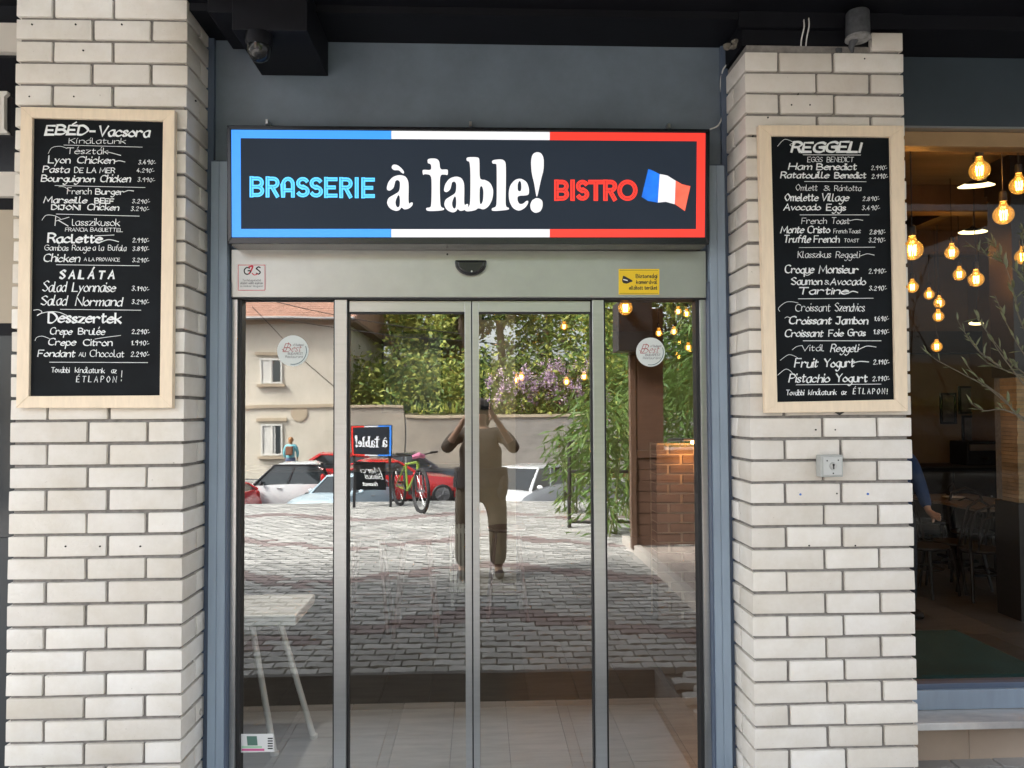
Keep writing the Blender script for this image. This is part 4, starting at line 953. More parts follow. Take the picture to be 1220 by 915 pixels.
    for s in (-1,1):
        MB().ball((L*.46,s*W2_*.70,.66),.12,10,sc=(.9,1.5,.55)).build('headlight',M('headlamp',(.6,.62,.65),.08,spec=1),t,True)
        MB().ball((-L*.475,s*W2_*.74,.80),.11,10,sc=(.6,1.0,1.1)).build('tail_light',M('tail_red',(.4,.01,.01),.2),t,True)
        MB().ball((bx[1]-.25,s*(hw+.09),.98),.09,10,sc=(.6,1,.75)).build('wing_mirror',rp if rearpaint is None else bk,t,True)
        MB().box(-.05*L,-.05*L+.16,s*W2_*1.0-.012,s*W2_*1.0+.012,.80,.825).build('door_handle',steel,t)
    MB().box(L*.485,L*.503,-.45,.45,.42,.56).build('grille',bk,t)
    MB().box(L*.497,L*.507,-.26,.26,.40,.50).build('number_plate',white,t)
    return t
pt=lambda n,c:M(n,c,.22,coat=.8,spec=.6)
def at(px,py,y,dz=0):
    v=V(px,py,y); return (v.x,y,prof_z(y)+dz)
car('parked_car','red saloon car with its front pointing right behind the bicycle',at(468,590,-20.6),R(-14),pt('paint_red',(.50,.012,.015)),4.4,1.8,1.42,'sedan')
car('parked_car','dark grey saloon car behind the red one',at(492,580,-23.4),R(-8),pt('paint_dark',(.035,.04,.05)),4.5,1.8,1.45,'sedan')
car('parked_car','white hatchback seen from its front corner right of the photographer',at(622,590,-18.5,-.38),R(118),pt('paint_white',(.68,.68,.68)),3.9,1.7,1.50,'hatch')
car('parked_car','small two tone hatchback, dark with white rear quarter',at(335,590,-21.5,-.32),R(176),pt('paint_white',(.68,.68,.68)),3.0,1.6,1.55,'hatch',rearpaint=pt('paint_black',(.012,.012,.014)))
car('parked_car','pale blue car nearest the sign stand, seen from its windscreen',at(412,592,-19.0,-.48),R(118),pt('paint_paleblue',(.42,.52,.58)),4.0,1.7,1.40,'sedan')
car('parked_car','red hatchback behind the pale blue car',at(388,592,-24.5,-.1),R(170),pt('paint_red',(.50,.012,.015)),3.8,1.7,1.45,'hatch')
car('parked_car','red car at the far left end of the row',at(226,592,-20,-.45),R(185),pt('paint_red',(.50,.012,.015)),3.8,1.7,1.2,'hatch')
# ================================================================= HOUSE ACROSS THE STREET
YH=-29.5
stucco=M('ochre_stucco',(.56,.505,.42),.95,var=.14,scale=.8,bump=.5,bscale=12,stretch=(1,1,.5)); trim=M('stucco_trim',(.42,.34,.245),.9,var=.1,scale=1)
hc=V(412,500,YH); HS=empty('corner_house',(hc.x,YH,-1.12)); tag(HS,'two storey ochre house with red tiled roof across the street','house')
hz=lambda py,px=350:V(px,py,YH).z+1.12
eav=hz(379); ds=hz(300)
HW=14.0; HD=12
def hb(x0,x1,y0,y1,z0,z1,n,mt,par=None,bev=0): return MB().box(x0,x1,y0,y1,z0,z1).build(n,mt,par or HS,bevel=bev)
hb(-HW,0,-HD,0,0,eav,'wall',stucco)
def win(x0,x1,z0,z1,side=False,open_=False):
    # front windows on y=0 plane, side windows on x=0 plane
    def bb(a0,a1,d0,d1,c0,c1,n,mt,par):
        return MB().box(a0,a1,d0,d1,c0,c1).build(n,mt,par) if not side else MB().box(d0,d1,a0,a1,c0,c1).build(n,mt,par)
    f=MB(); e=.07
    for a in ((x0,x0+e,z0,z1),(x1-e,x1,z0,z1),(x0+e+.001,x1-e-.001,z0,z0+e),(x0+e+.001,x1-e-.001,z1-e,z1),((x0+x1)/2-.03,(x0+x1)/2+.03,z0+e+.001,z1-e-.001)):
        if side: f.box(.012,.07,a[0],a[1],a[2],a[3])
        else: f.box(a[0],a[1],.012,.07,a[2],a[3])
    f=f.build('window',M('window_white',(.62,.60,.55),.5),HS)
    bb(x0+e,x1-e,.014,.022,z0+e,z1-e,'pane',M('far_glass',(.03,.04,.045),.06,spec=1),f)
    bb(x0-.12,x1+.12,.004,.16,z0-.14,z0-.03,'sill',trim,f)
    bb(x0-.18,x1+.18,.004,.10,z1+.12,z1+.26,'lintel',trim,f)
    if not side: bb(x0+e,x0+.55,.024,.030,z0+e,z1-e,'curtain',M('net_curtain',(.6,.58,.54),.9),f)
ww=lambda px:V(px,450,YH).x-hc.x
win(ww(309),ww(336),hz(457),hz(427)); win(ww(312),ww(336),hz(543),hz(505))
win(ww(309)-3.4,ww(336)-3.4,hz(457),hz(427)); win(ww(312)-3.4,ww(336)-3.4,hz(543),hz(505)); win(ww(309)-6.8,ww(336)-6.8,hz(457),hz(427))
win(-3.2,-2.2,hz(457),hz(427),True); win(-6.6,-5.6,hz(457),hz(427),True); win(-9.6,-8.8,hz(457),hz(427),True)
hb(-HW,.0,.002,.08,hz(486),hz(482),'string_course',trim); hb(-HW,.02,.002,.14,eav-.25,eav-.02,'cornice',trim)
# roof with tile courses
tile=M('roof_tile',(.38,.21,.15),.85,var=.22,scale=2.5,bump=.4); rm_=MB()
rise=3.0; over=.6
nrow=22
for i in range(nrow):
    t0=i/nrow; t1=(i+1.15)/nrow
    y0=over-(HD/2+over)*t0; y1=over-(HD/2+over)*t1; z0=eav-.1+rise*t0; z1=eav-.1+rise*t1
    nx=int((HW+1)/.22)
    for j in range(nx):
        xa_=-HW-.5+j*.22; zz=.05
        rm_.pts([(xa_+.005,y0,z0+.09),(xa_+.11,y0,z0+.125),(xa_+.215,y0,z0+.09),(xa_+.215,y1,z1+.05),(xa_+.11,y1,z1+.08),(xa_+.005,y1,z1+.05),(xa_+.005,y0,z0+.02),(xa_+.215,y0,z0+.02)],[(0,1,4,5),(1,2,3,4),(0,6,7,2,1)])
o=rm_.build('roof_tiles',tile,HS,fix=False); o['kind']='stuff'
MB().pts([(-HW-.5,over,eav-.08),(.5,over,eav-.08),(.5,-HD/2,eav+rise-.1),(-HW-.5,-HD/2,eav+rise-.1),(.5,-HD-over,eav-.08),(-HW-.5,-HD-over,eav-.08)],[(0,1,2,3),(3,2,4,5),(1,4,2),(0,3,5)]).build('roof',tile,HS)
hb(.02,.5,-HD-over,over,eav-.2,eav-.09,'eave_board',M('eave_wood',(.16,.11,.08),.8))
MB().tube([(-HW-.5,over+.06,eav-.06),(.45,over+.06,eav-.06)],.07,8).build('gutter',M('zinc',(.25,.24,.23),.5,metal=.4),HS)
MB().tube([(.12,-HD+.5,eav-.2),(.12,-HD+.5,0)],.055,8).build('downpipe',M('zinc',(.25,.24,.23),.5,metal=.4),HS)
MB().lathe([(.32,0),(.36,.04),(.30,.05)],(ww(356),.0,hz(492)),'y',20).build('round_vent',trim,HS)
ch=hb(-5,-4.2,-5.5,-4.7,eav+2,eav+4.0,'chimney',trim)
# overhead wires
for a,b_ in (((300,365),(408,470)),((286,350),(560,400)),((330,380),(620,412))):
    p0=V(*a,-27); p1=V(*b_,-27); o=MB().tube([p0,(p0+p1)/2+Vector((0,0,-.15)),p1],.018,5).build('overhead_wire',bk); tag(o,'thin overhead wire running %s over the street'%('steeply down the house front','from the eaves past the trees','level across the trees')[[300,286,330].index(a[0])],'wire')
# ================================================================= RETAINING WALL, BANK, TREES
yw2=-28.5
zA=V(450,487,yw2).z; zB=V(620,497,yw2).z
wallm=M('old_render',(.36,.31,.25),.95,col2=(.24,.21,.18),scale=.7,bump=.8,bscale=6); stone=M('grey_render',(.21,.195,.18),.95,col2=(.33,.30,.27),scale=1.1,bump=1,bscale=5,stretch=(1,1,3))
def gwall(pxa,pxb,ztop,mt,label,cap=True):
    a=V(pxa,500,yw2).x; b_=V(pxb,500,yw2).x; t=empty('garden_wall',((a+b_)/2,yw2,-1.12)); tag(t,label,'wall','garden walls across the street')
    n=int((b_-a)/1.2)+1; m=MB(); w=(b_-a)/2
    m.box(-w,w,-.3,0,0,ztop+1.12); m.build('wall',mt,t)
    if cap: 
        k=max(1,int(2*w/.9))
        for i in range(k): MB().box(-w+i*2*w/k+.006,-w+(i+1)*2*w/k-.006,-.36,.07,ztop+1.122,ztop+1.24+random.uniform(-.01,.01)).build('coping_stone',trim,t,bevel=.01)
gwall(417,481,zA,wallm,'pale rendered yard wall right of the house with flat coping')
gwall(482.5,590,zB,wallm,'lower pale garden wall behind the photographer')
gwall(591,860,V(620,497,yw2).z,stone,'weathered grey retaining wall under the lilac bushes')
g=V(449,560,yw2+.1); gd=MB().box(-.35,.35,-.05,.0,0,2.1).build('garden_door',M('old_wood',(.17,.10,.065),.8,var=.2)); gd.location=(V(455,550,yw2).x+3.6,yw2+.06,-1.1); tag(gd,'small brown wooden door in the garden wall','door')
m=MB(); m.pts([(x,y,z) for y,z in ((-28.8,1.55),(-33,2.3),(-45,4.2),(-80,7)) for x in (-5,10,40)],[(i*3+j,i*3+j+1,i*3+j+4,i*3+j+3) for i in range(3) for j in range(2)]); struct(m.build('bank',M('bank_soil',(.10,.075,.05),1,col2=(.09,.12,.04),scale=.6,bump=1,bscale=4),fix=False))
struct(MB().box(-30,40,-27.6,-27.2,-1.12,-1.0).build('far_kerb',conc))
def weeds(x0,x1,y0,y1,z,n,size,mat,label,seed,nm='undergrowth'):
    f=lambda r:((r.uniform(x0,x1),r.uniform(y0,y1),z+r.random()**2*.3),(r.gauss(0,.5),r.gauss(0,.5),.9))
    o=leaves(nm,f,n,size,mat,None,.3,seed=seed); tag(o,label,'plants',kind='stuff'); return o
dry=leafmat('dry_leaf',(.22,.10,.05),(.30,.18,.07),2)
weeds(V(590,560,yw2).x,12,yw2+.1,yw2+1.1,-1.1,2500,.25,[dry,lf_g,dry],'reddish weeds along the foot of the grey retaining wall',11)
weeds(-4,25,-31,-28.9,1.6,5000,.4,[lf_g,lf_y,lf_d],'undergrowth on the bank behind the garden wall',12)
def tree(loc,h,rad,mats,label,n=6500,size=.42,seed=1,base=.04,conifer=False,kind='broadleaf_tree'):
    t=empty(kind,loc); tag(t,label,'tree','trees on the bank across the street')
    rnd=random.Random(seed); m=MB(); tr=[Vector((rnd.uniform(-.25,.25)*i,rnd.uniform(-.25,.25)*i,h*.8*i/5)) for i in range(6)]; tr[0]=Vector((0,0,-.8))
    m.tube(tr,[h*.022*(1-i*.15) for i in range(6)],8); m.build('trunk',bark,t,True)
    lm_=MB(); cl=[]
    for i in range(14):
        s=rnd.uniform(base,.8); p0=tr[int(s*5)].lerp(tr[min(5,int(s*5)+1)],(s*5)%1); a=rnd.uniform(0,6.28); rr=rad*rnd.uniform(.5,1)*(1-(s-base)*.6) if not conifer else rad*(1-s)*1.1
        p1=p0+Vector((rr*math.cos(a),rr*math.sin(a),rr*rnd.uniform(.2,.8) if not conifer else -rr*.2)); mid=(p0+p1)/2+Vector((0,0,rr*.12))
        lm_.tube([p0,mid,p1],[h*.008,h*.005,h*.002],5); cl.append((p1,rad*rnd.uniform(.22,.42))); cl.append((mid,rad*rnd.uniform(.15,.3)))
    lm_.build('limbs',bark,t)
    for i in range(10):
        a=rnd.uniform(0,6.28); s=rnd.uniform(base,1); q=rad*rnd.uniform(.2,.8)*(1 if not conifer else (1.05-s)); cl.append((Vector((q*math.cos(a),q*math.sin(a),h*s)),rad*rnd.uniform(.2,.38)*(1 if not conifer else .6)))
    def f(r):
        c,k=r.choice(cl); v=Vector((r.gauss(0,1),r.gauss(0,1),r.gauss(0,.8))); v.normalize(); v*=k*r.random()**.4; p=c+v
        return tuple(p),None
    leaves('crown',f,n,size,mats,t,.55,seed=seed); return t
zb_=2.3
def tp(px,y): return V(px,450,y).x
tree((tp(470,-44),-44,3.5),13,4.5,[lf_y,lf_y,lf_g],'spring yellow green tree beside the house gable',8000,.36,21)
tree((tp(515,-38),-38,3),11,3.6,[lf_y,lf_g],'yellow green tree between the gable and the dark conifer',7000,.32,22)
tree((tp(548,-36),-36,2.8),10,2.0,[lf_d,lf_d,lf_g],'dark narrow conifer behind the photographer',7000,.30,23,.05,True,'conifer')
tree((tp(600,-46),-46,4),14,4.6,[lf_y,lf_g,lf_g],'broad leafy tree behind the middle of the wall',7500,.36,24)
tree((tp(650,-52),-52,5),16,3.2,[lf_g,lf_d],'thin crowned tree with sky showing through its top',2600,.36,25,.45)
tree((tp(705,-42),-42,3.8),14,4.4,[lf_g,lf_g,lf_y],'mid green tree right of the lilac',8000,.36,26)
tree((tp(770,-36),-36,3),12,4.2,[lf_y,lf_b,lf_g],'bright green tree above the terrace',7500,.32,27)
tree((tp(840,-40),-40,3),14,5,[lf_g,lf_d],'green tree at the far right end of the bank',6000,.4,28)
tree((tp(430,-52),-52,4),15,5,[lf_g,lf_y],'tall tree rising behind the house roof',6000,.42,29)
for i,(px,w,sd) in enumerate(((455,2.6,41),(500,2.4,42),(575,2.6,43),(640,3.0,44),(700,2.6,45),(760,3,46))):
    x=tp(px,-31.5); t=empty('bush',(x,-31.5,1.9)); tag(t,['yellow green bush by the yard wall','round bush behind the low wall','dense bush behind the photographer','dark bush behind the lilac','light green bush right of the lilac','bush behind the terrace roof'][i],'bush','bushes on the bank')
    f=lambda r,w=w:((r.gauss(0,.42)*w,r.gauss(0,.3)*w,abs(r.gauss(0,.5))*w*.8),None)
    leaves('foliage',f,3200,.28,[[lf_y,lf_g],[lf_g,lf_y],[lf_g,lf_y],[lf_d,lf_g],[lf_b,lf_y],[lf_b,lf_g]][i],t,.5,seed=sd)
lil=M('lilac_flower',(.45,.30,.44),.8,var=.2,scale=3); lil2=M('lilac_pink',(.62,.45,.54),.8)
for i,(px,py,y,lab) in enumerate(((612,475,-29.6,'lilac bush in flower, leftmost on the retaining wall'),(640,465,-29.9,'largest lilac bush in flower in the middle of the wall'),(668,458,-30.2,'pink lilac bush in flower, rightmost on the wall'))):
    v=V(px,py,y); t=empty('lilac_bush',(v.x,y,1.6)); tag(t,lab,'bush','lilac bushes on the retaining wall'); hgt=v.z-1.6+.5
    f=lambda r:((r.gauss(0,.75),r.gauss(0,.4),abs(r.gauss(.4,.5))*hgt*.9),None); leaves('foliage',f,1800,.18,[lf_g,lf_y,lf_g],t,.6,seed=60+i)
    cs=[(random.gauss(0,.75),random.uniform(0,.9),random.uniform(.15,1.25)*hgt) for _ in range(34)]
    def g_(r):
        c=r.choice(cs); return (c[0]+r.gauss(0,.07),c[1]+r.gauss(0,.07),c[2]+r.gauss(0,.13)),None
    leaves('blossom',g_,1700,.075,[lil,lil2,lil],t,.9,seed=70+i)
# ================================================================= INSIDE THE RESTAURANT
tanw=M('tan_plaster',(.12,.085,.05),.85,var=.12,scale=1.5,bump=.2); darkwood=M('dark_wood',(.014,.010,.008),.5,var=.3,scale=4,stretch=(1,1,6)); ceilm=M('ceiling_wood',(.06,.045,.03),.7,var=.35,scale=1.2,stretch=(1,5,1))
IX0,IX1,IY1,IZ=-4.5,7.0,7.2,3.95
FL=struct(MB().box(IX0,IX1,.10,IY1,-.05,-.008).build('interior_floor',mortar))
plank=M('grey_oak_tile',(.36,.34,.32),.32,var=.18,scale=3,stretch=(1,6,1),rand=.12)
PMESH=None
for j in range(6):
    y0=.10+j*1.2
    for i in range(37):
        x0=IX0+i*.31+((j%2)*.15)
        if x0+.3>IX1: continue
        if PMESH is None:
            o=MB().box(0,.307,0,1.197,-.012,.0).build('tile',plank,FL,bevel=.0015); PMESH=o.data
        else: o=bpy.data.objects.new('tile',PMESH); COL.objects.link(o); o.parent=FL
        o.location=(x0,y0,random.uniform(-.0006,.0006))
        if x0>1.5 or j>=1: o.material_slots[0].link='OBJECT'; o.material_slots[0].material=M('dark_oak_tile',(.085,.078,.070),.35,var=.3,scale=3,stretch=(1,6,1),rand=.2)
        if y0+1.2>IY1: o.scale=(1,(IY1-y0)/1.2,1)
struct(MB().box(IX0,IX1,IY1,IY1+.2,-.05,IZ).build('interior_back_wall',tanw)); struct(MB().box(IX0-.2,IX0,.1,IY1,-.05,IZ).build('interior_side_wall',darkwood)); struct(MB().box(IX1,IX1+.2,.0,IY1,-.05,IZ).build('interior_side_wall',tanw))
CE=struct(MB().box(IX0-.2,IX1+.2,.06,IY1+.2,IZ+.002,IZ+.1).build('interior_ceiling',ceilm))
struct(MB().box(IX0-.2,-1.3,.31,.4,-.05,IZ).build('interior_front_wall',darkwood)); struct(MB().box(1.3,xrR+.0,.31,.4,-.05,IZ).build('interior_front_wall',darkwood))
struct(MB().box(-1.299,1.299,.09,.25,zh0+.25,IZ).build('interior_front_wall',darkwood))
for y in (1.9,3.7,5.6): MB().box(IX0,IX1,y,y+.16,IZ-.26,IZ-.002).build('beam',M('beam_brown',(.07,.045,.028),.6,var=.3,scale=2),CE)
for x in (1.9,3.4,4.9): MB().box(x,x+.12,.3,IY1,IZ-.12,IZ-.003).build('beam',darkwood,CE)
struct(MB().box(1.8,IX1,6.9,7.19,2.55,2.85).build('interior_beam',darkwood))
def frame_pic(px0,px1,py0,py1,y,label,cat='picture'):
    a=P(px0,py0,y); b_=P(px1,py1,y); w=(b_.x-a.x)/2; h=(a.z-b_.z)/2; t=empty('framed_picture',((a.x+b_.x)/2,y,(a.z+b_.z)/2)); tag(t,label,cat)
    f=.03
    MB().box(-w,w,-.03,0,h-f,h).box(-w,w,-.03,0,-h,-h+f).box(-w,-w+f,-.029,0,-h+f,h-f).box(w-f,w,-.029,0,-h+f,h-f).build('frame',black,t)
    MB().box(-w+f,w-f,-.012,-.002,-h+f,h-f).build('print',M('dark_print',(.03,.03,.032),.3,col2=(.10,.095,.09),scale=5),t); return t
yb_=IY1-.004
for q,lb in (((1119,1139,468,505),'left black framed picture on the tan back wall'),((1141,1166,460,493),'large black framed picture in the middle of the tan back wall'),((1145,1163,495,527),'black framed picture lowest on the tan back wall'),((1168,1190,466,507),'right black framed picture on the tan back wall')): frame_pic(*q,yb_,lb)
# tan column with pictures, seen between the leaves
xa_,xb_=X(556,480,3.5),X(614,480,3.5)
cp=empty('column',((xa_+xb_)/2,3.7,0)); tag(cp,'tan plastered column inside behind the door leaves','column')
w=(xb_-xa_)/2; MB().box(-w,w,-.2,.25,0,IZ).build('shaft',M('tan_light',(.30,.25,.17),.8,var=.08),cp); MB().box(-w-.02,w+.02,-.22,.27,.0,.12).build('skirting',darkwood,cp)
frame_pic(572,585,405,488,3.49,'tall narrow dark menu panel on the tan column'); frame_pic(574,602,370,381,3.49,'small dark sign above the menu panel on the tan column','panel')
frame_pic(455,528,395,492,IY1-.01,'wide framed panel on the back wall left of the column','panel')
# radiator
p=P(549,700,3.55); RD=empty('radiator',(p.x,3.62,0.0)); tag(RD,'white ribbed radiator beside the tan column','radiator')
z1=P(549,626,3.55).z
for i in range(6): MB().box(-.10+i*.035,-.10+i*.035+.026,-.04,.04,.12,z1).build('rib',white,RD,bevel=.006)
MB().box(-.10,.10,-.02,.02,.16,.20).box(-.10,.10,-.02,.02,z1-.08,z1-.04).build('header_pipe',white,RD)
for x in (-.08,.07): MB().box(x-.01,x+.01,-.02,.02,0,.12).build('foot',white,RD)
# white high table
TB=empty('white_table',(-1.25,.82,0)); tag(TB,'white table with slim round legs just behind the left fixed pane','table')
wt=M('white_table',(.90,.90,.88),.4,var=.03)
ztp=1.8-.2365*4.45
MB().box(-.42,.30,-.30,.16,ztp-.055,ztp).build('table_top',wt,TB,bevel=.008)
MB().poly([(-.42,ztp-.057),(.05,ztp-.057),(.03,ztp-.16),(-.02,ztp-.21),(-.10,ztp-.17),(-.2,ztp-.12),(-.42,ztp-.12)],-.10,-.07).build('apron',wt,TB)
for a,b_ in (((.02,-.12,ztp-.06),(.17,-.20,0)),((.12,.02,ztp-.06),(.33,.0,0)),((-.35,-.12,ztp-.06),(-.42,-.2,0)),((-.3,.05,ztp-.06),(-.40,.05,0))):
    l_=MB().tube([a,b_],.017,10).build('leg',wt,TB,True); MB().tube([(b_[0],b_[1],.0),(b_[0],b_[1],.02)],.022,10).build('foot_cap',white,l_)
# bar stools
def stool(x,y,label,h=.78):
    t=empty('bar_stool',(x,y,0)); tag(t,label,'stool','bar stools behind the sliding door'); sm_=M('stool_brown',(.10,.05,.035),.5,var=.2)
    MB().lathe([(.16,h-.03),(.17,h-.015),(.165,h)],(0,0,0),'z',20).build('seat',sm_,t,True)
    c=[(.13,.13),(-.13,.13),(-.13,-.13),(.13,-.13)]
    for a,b_ in c: MB().tube([(a*.75,b_*.75,h-.03),(a*1.3,b_*1.3,0)],.017,8).build('leg',sm_,t)
    for z in (.25,.42):
        k=(.75+(1.3-.75)*(1-z/h))
        for i in range(4): 
            a=c[i];b_=c[(i+1)%4]; MB().tube([(a[0]*k,a[1]*k,z+.03*(i%2)),(b_[0]*k,b_[1]*k,z+.03*(i%2))],.012,6).build('rung',sm_,t)
stool(X(438,745,2.8),2.9,'brown bar stool behind the left leaf, nearer the mullion'); stool(X(495,745,2.7),2.8,'brown bar stool behind the left leaf, nearer the meeting stiles')
stool(X(605,745,3.0),3.2,'brown bar stool behind the right leaf')
# interior brick pier with wall lamp
xa_,xb_=X(782,560,3.0),X(900,560,3.0); BP=empty('brick_pier',((xa_+xb_)/2,3.1,0)); tag(BP,'orange brick pier inside, lit warm, seen through the right pane','pier'); w=(xb_-xa_)/2
ob=M('orange_brick',(.10,.068,.05),.9,var=.25,scale=6,rand=.2,bump=.6)
MB().box(-w+.01,w-.01,-.085,.2,0,1.5).build('mortar',M('pale_mortar',(.3,.25,.19),.9),BP)
bmm=None
for r_ in range(18):
    x=-w-(.11 if r_%2 else 0)
    while x<w-.02:
        a=max(x,-w); b_=min(x+.215,w)
        if b_-a>.05: MB().box(a,b_-.012,-.1+random.uniform(-.004,.004),.1,r_*.083,r_*.083+.07).build('brick',ob,BP,bevel=.004)
        x+=.227
# ---------------------------------------------------------------- bulbs
amber=bpy.data.materials.new('amber_glass'); amber.use_nodes=True; n_=amber.node_tree.nodes; l_=amber.node_tree.links
for x in list(n_):
    if x.type!='OUTPUT_MATERIAL': n_.remove(x)
tr_=n_.new('ShaderNodeBsdfTransparent'); tr_.inputs[0].default_value=(1,.72,.32,1); em_=n_.new('ShaderNodeEmission'); em_.inputs[0].default_value=(1,.42,.06,1); em_.inputs[1].default_value=.6
lw_=n_.new('ShaderNodeLayerWeight'); lw_.inputs[0].default_value=.3; ad=n_.new('ShaderNodeAddShader'); gl_=n_.new('ShaderNodeBsdfGlossy'); gl_.inputs['Roughness'].default_value=.05; mx_=n_.new('ShaderNodeMixShader')
mx2=n_.new('ShaderNodeMixShader'); mx2.inputs[0].default_value=.22; l_.new(tr_.outputs[0],mx2.inputs[1]); l_.new(em_.outputs[0],mx2.inputs[2])
l_.new(lw_.outputs['Fresnel'],mx_.inputs[0]); l_.new(mx2.outputs[0],mx_.inputs[1]); l_.new(gl_.outputs[0],mx_.inputs[2]); l_.new(mx_.outputs[0],n_['Material Output'].inputs[0])
fil=M('filament',(1,.6,.2),.5,emit=11,ecol=(1,.50,.14))
BG=None
def bulb(px,py,y,label,r=.0625,light=0,group='filament bulbs hanging in the restaurant'):
    global BG
    p=P(px,py,y); t=empty('pendant_bulb',p); tag(t,label,'lamp',group)
    prof=[(.018,r*1.45),(.022,r*1.2)]+[(r*math.sin(a),r*math.cos(a)) for a in [R(x) for x in range(28,180,15)]]+[(.001,-r)]
    if BG is None or abs(BG[1]-r)>.001:
        a=MB().lathe(prof,(0,0,0),'z',20).build('glass_globe',amber,None,True)
        f=MB()
        for k in range(8):
            q=k*math.pi/4; f.tube([(.020*math.cos(q)*r/.06,.020*math.sin(q)*r/.06,.030*r/.06),(.016*math.cos(q+.3)*r/.06,.016*math.sin(q+.3)*r/.06,-.032*r/.06)],.0022,4)
        f=f.build('filament',fil); s=MB().lathe([(.012,r*1.45+.065),(.022,r*1.45+.055),(.024,r*1.45+.01),(.020,r*1.40)],(0,0,0),'z',14).build('socket',rubber,None,True)
        a.parent=t; f.parent=t; s.parent=t; BG=([a,f,s],r)
    else:
        for o in BG[0]: c=o.copy(); COL.objects.link(c); c.parent=t
    MB().tube([(0,0,r*1.45+.06),(random.uniform(-.004,.004),0,(IZ-p.z)*.5),(0,0,IZ-p.z)],.0035,6).build('cord',rubber,t)
    if light:
        L=bpy.data.lights.new('bulb_light','POINT'); L.energy=light; L.color=(1,.55,.22); L.shadow_soft_size=.03; o=bpy.data.objects.new('bulb_light',L); COL.objects.link(o); o.parent=t
    return t
RB=[(1167,203,4.77,'bulb above the upper saucer lamp, big and bright',6),(1214,221,5.2,'bulb cut by the right edge of the photo, high up',4),(1195.5,256,4.8,'large bulb hanging lower near the right edge',6),(1087,298,4.6,'large bulb half hidden by the right pillar edge',6),
(1134,301,7.0,'small bulb left of the olive twig tips',5),(1143,327,7.8,'small bulb just below and right of another, centre of window',0),(1163,333,6.4,'round bulb just under the long olive twig',6),(1087,342,8.0,'small bulb right beside the pillar under the half hidden one',0),
(1119,361,8.8,'tiny bulb in the row under the tan wall, left',4),(1107,351,9.3,'tiny bulb at far back left of the row',0),(1200,339,8.5,'small bulb behind the olive leaves',4),(1118,377,8.8,'tiny low bulb under the dark beam',0),(1116,413,8.9,'lowest tiny bulb above the twig end',0),(1219,306,6,'bulb at the right edge beside olive leaves',0)]
for a in RB: bulb(a[0],a[1],a[2]-3.5,a[3],light=a[4]*.28)
BG=None
DB=[(614,453,'lower left bulb of the pair right of the tan column'),(621,449,'upper right bulb of the pair right of the tan column'),(675,455,'bulb behind the lilac reflection, middle of the right leaf'),(696,449,'bulb near the right mullion behind the right leaf'),(672,389,'highest bulb behind the right leaf'),
(785,397,'bulb just above the right award sticker'),(803,395,'bulb right of the one above the award sticker'),(820,414,'lowest bulb near the right jamb'),(818,374,'right bulb of the top pair by the jamb'),(808,371,'left bulb of the top pair by the jamb')]
for px,py,lb in DB: bulb(px,py,5.4,lb,r=.042,light=.7 if px in (621,675,785) else 0)
BG=None
bulb(745,367,1.2,'large amber bulb at the top corner of the right pane',r=.045,light=.8)
t=bulb(572-1.02*915/4.35,300,.85,'clear bulb added to light the white table, unseen behind the door header',r=.0451,light=15); t.location.z=2.62  # added bulb, unseen, brightens the table top where daylight falls short
for c_ in t.children:
    if c_.type=='LIGHT': c_.data.color=(1,.93,.84)
    if c_.name.startswith('glass_globe'): c_.material_slots[0].link='OBJECT'; c_.material_slots[0].material=glassmat('clear_globe',.04,(.97,.97,.97))
    if c_.name.startswith('cord'): c_.scale.z=(IZ-2.62)/max(.1,IZ-P(572-1.02*915/4.35,300,.85).z)
# saucer lamps
sau=M('saucer_glow',(.9,.85,.6),.5,emit=.8,ecol=(1,.78,.35))
for px,py,d,rr,lb in ((1163,221,5.2,.115,'upper lit saucer lamp under the brightest bulb'),(1159,276,7.2,.125,'lower lit saucer lamp further back'),(1163,389-4,9.2,.08,'small saucer lamp far back low')):
    p=P(px,py,d-3.5); t=empty('saucer_lamp',p,0); t.rotation_euler=(R(18),R(-9),0); tag(t,lb,'lamp','saucer lamps in the restaurant')
    MB().lathe([(rr*.98,-.006),(rr,-.002),(rr*.6,.018)],(0,0,0),'z',28).build('diffuser',sau,t,True); MB().lathe([(rr*.6,.0185),(rr*.2,.04),(.02,.05)],(0,0,0),'z',20).build('cap',black,t,True)
    MB().tube([(0,0,.05),(.0,.0,IZ-p.z)],.004,6).build('stem',rubber,t)
# brick wall lamp
p=P(822,522,2.85); t=empty('wall_lamp',p); tag(t,'black wall lamp glowing orange on the brick pier','lamp')
MB().tube([(-.06,0,0),(.10,0,0)],.025,12).build('tube',black,t); MB().lathe([(.022,-.02),(.024,-.045),(.001,-.05)],(.03,0,0),'z',12).build('bulb',fil,t)
L=bpy.data.lights.new('wall_lamp_light','POINT'); L.energy=1.2; L.color=(1,.40,.12); L.shadow_soft_size=.03; o=bpy.data.objects.new('wall_lamp_light',L); COL.objects.link(o); o.location=(0,-.03,-.12); o.parent=t
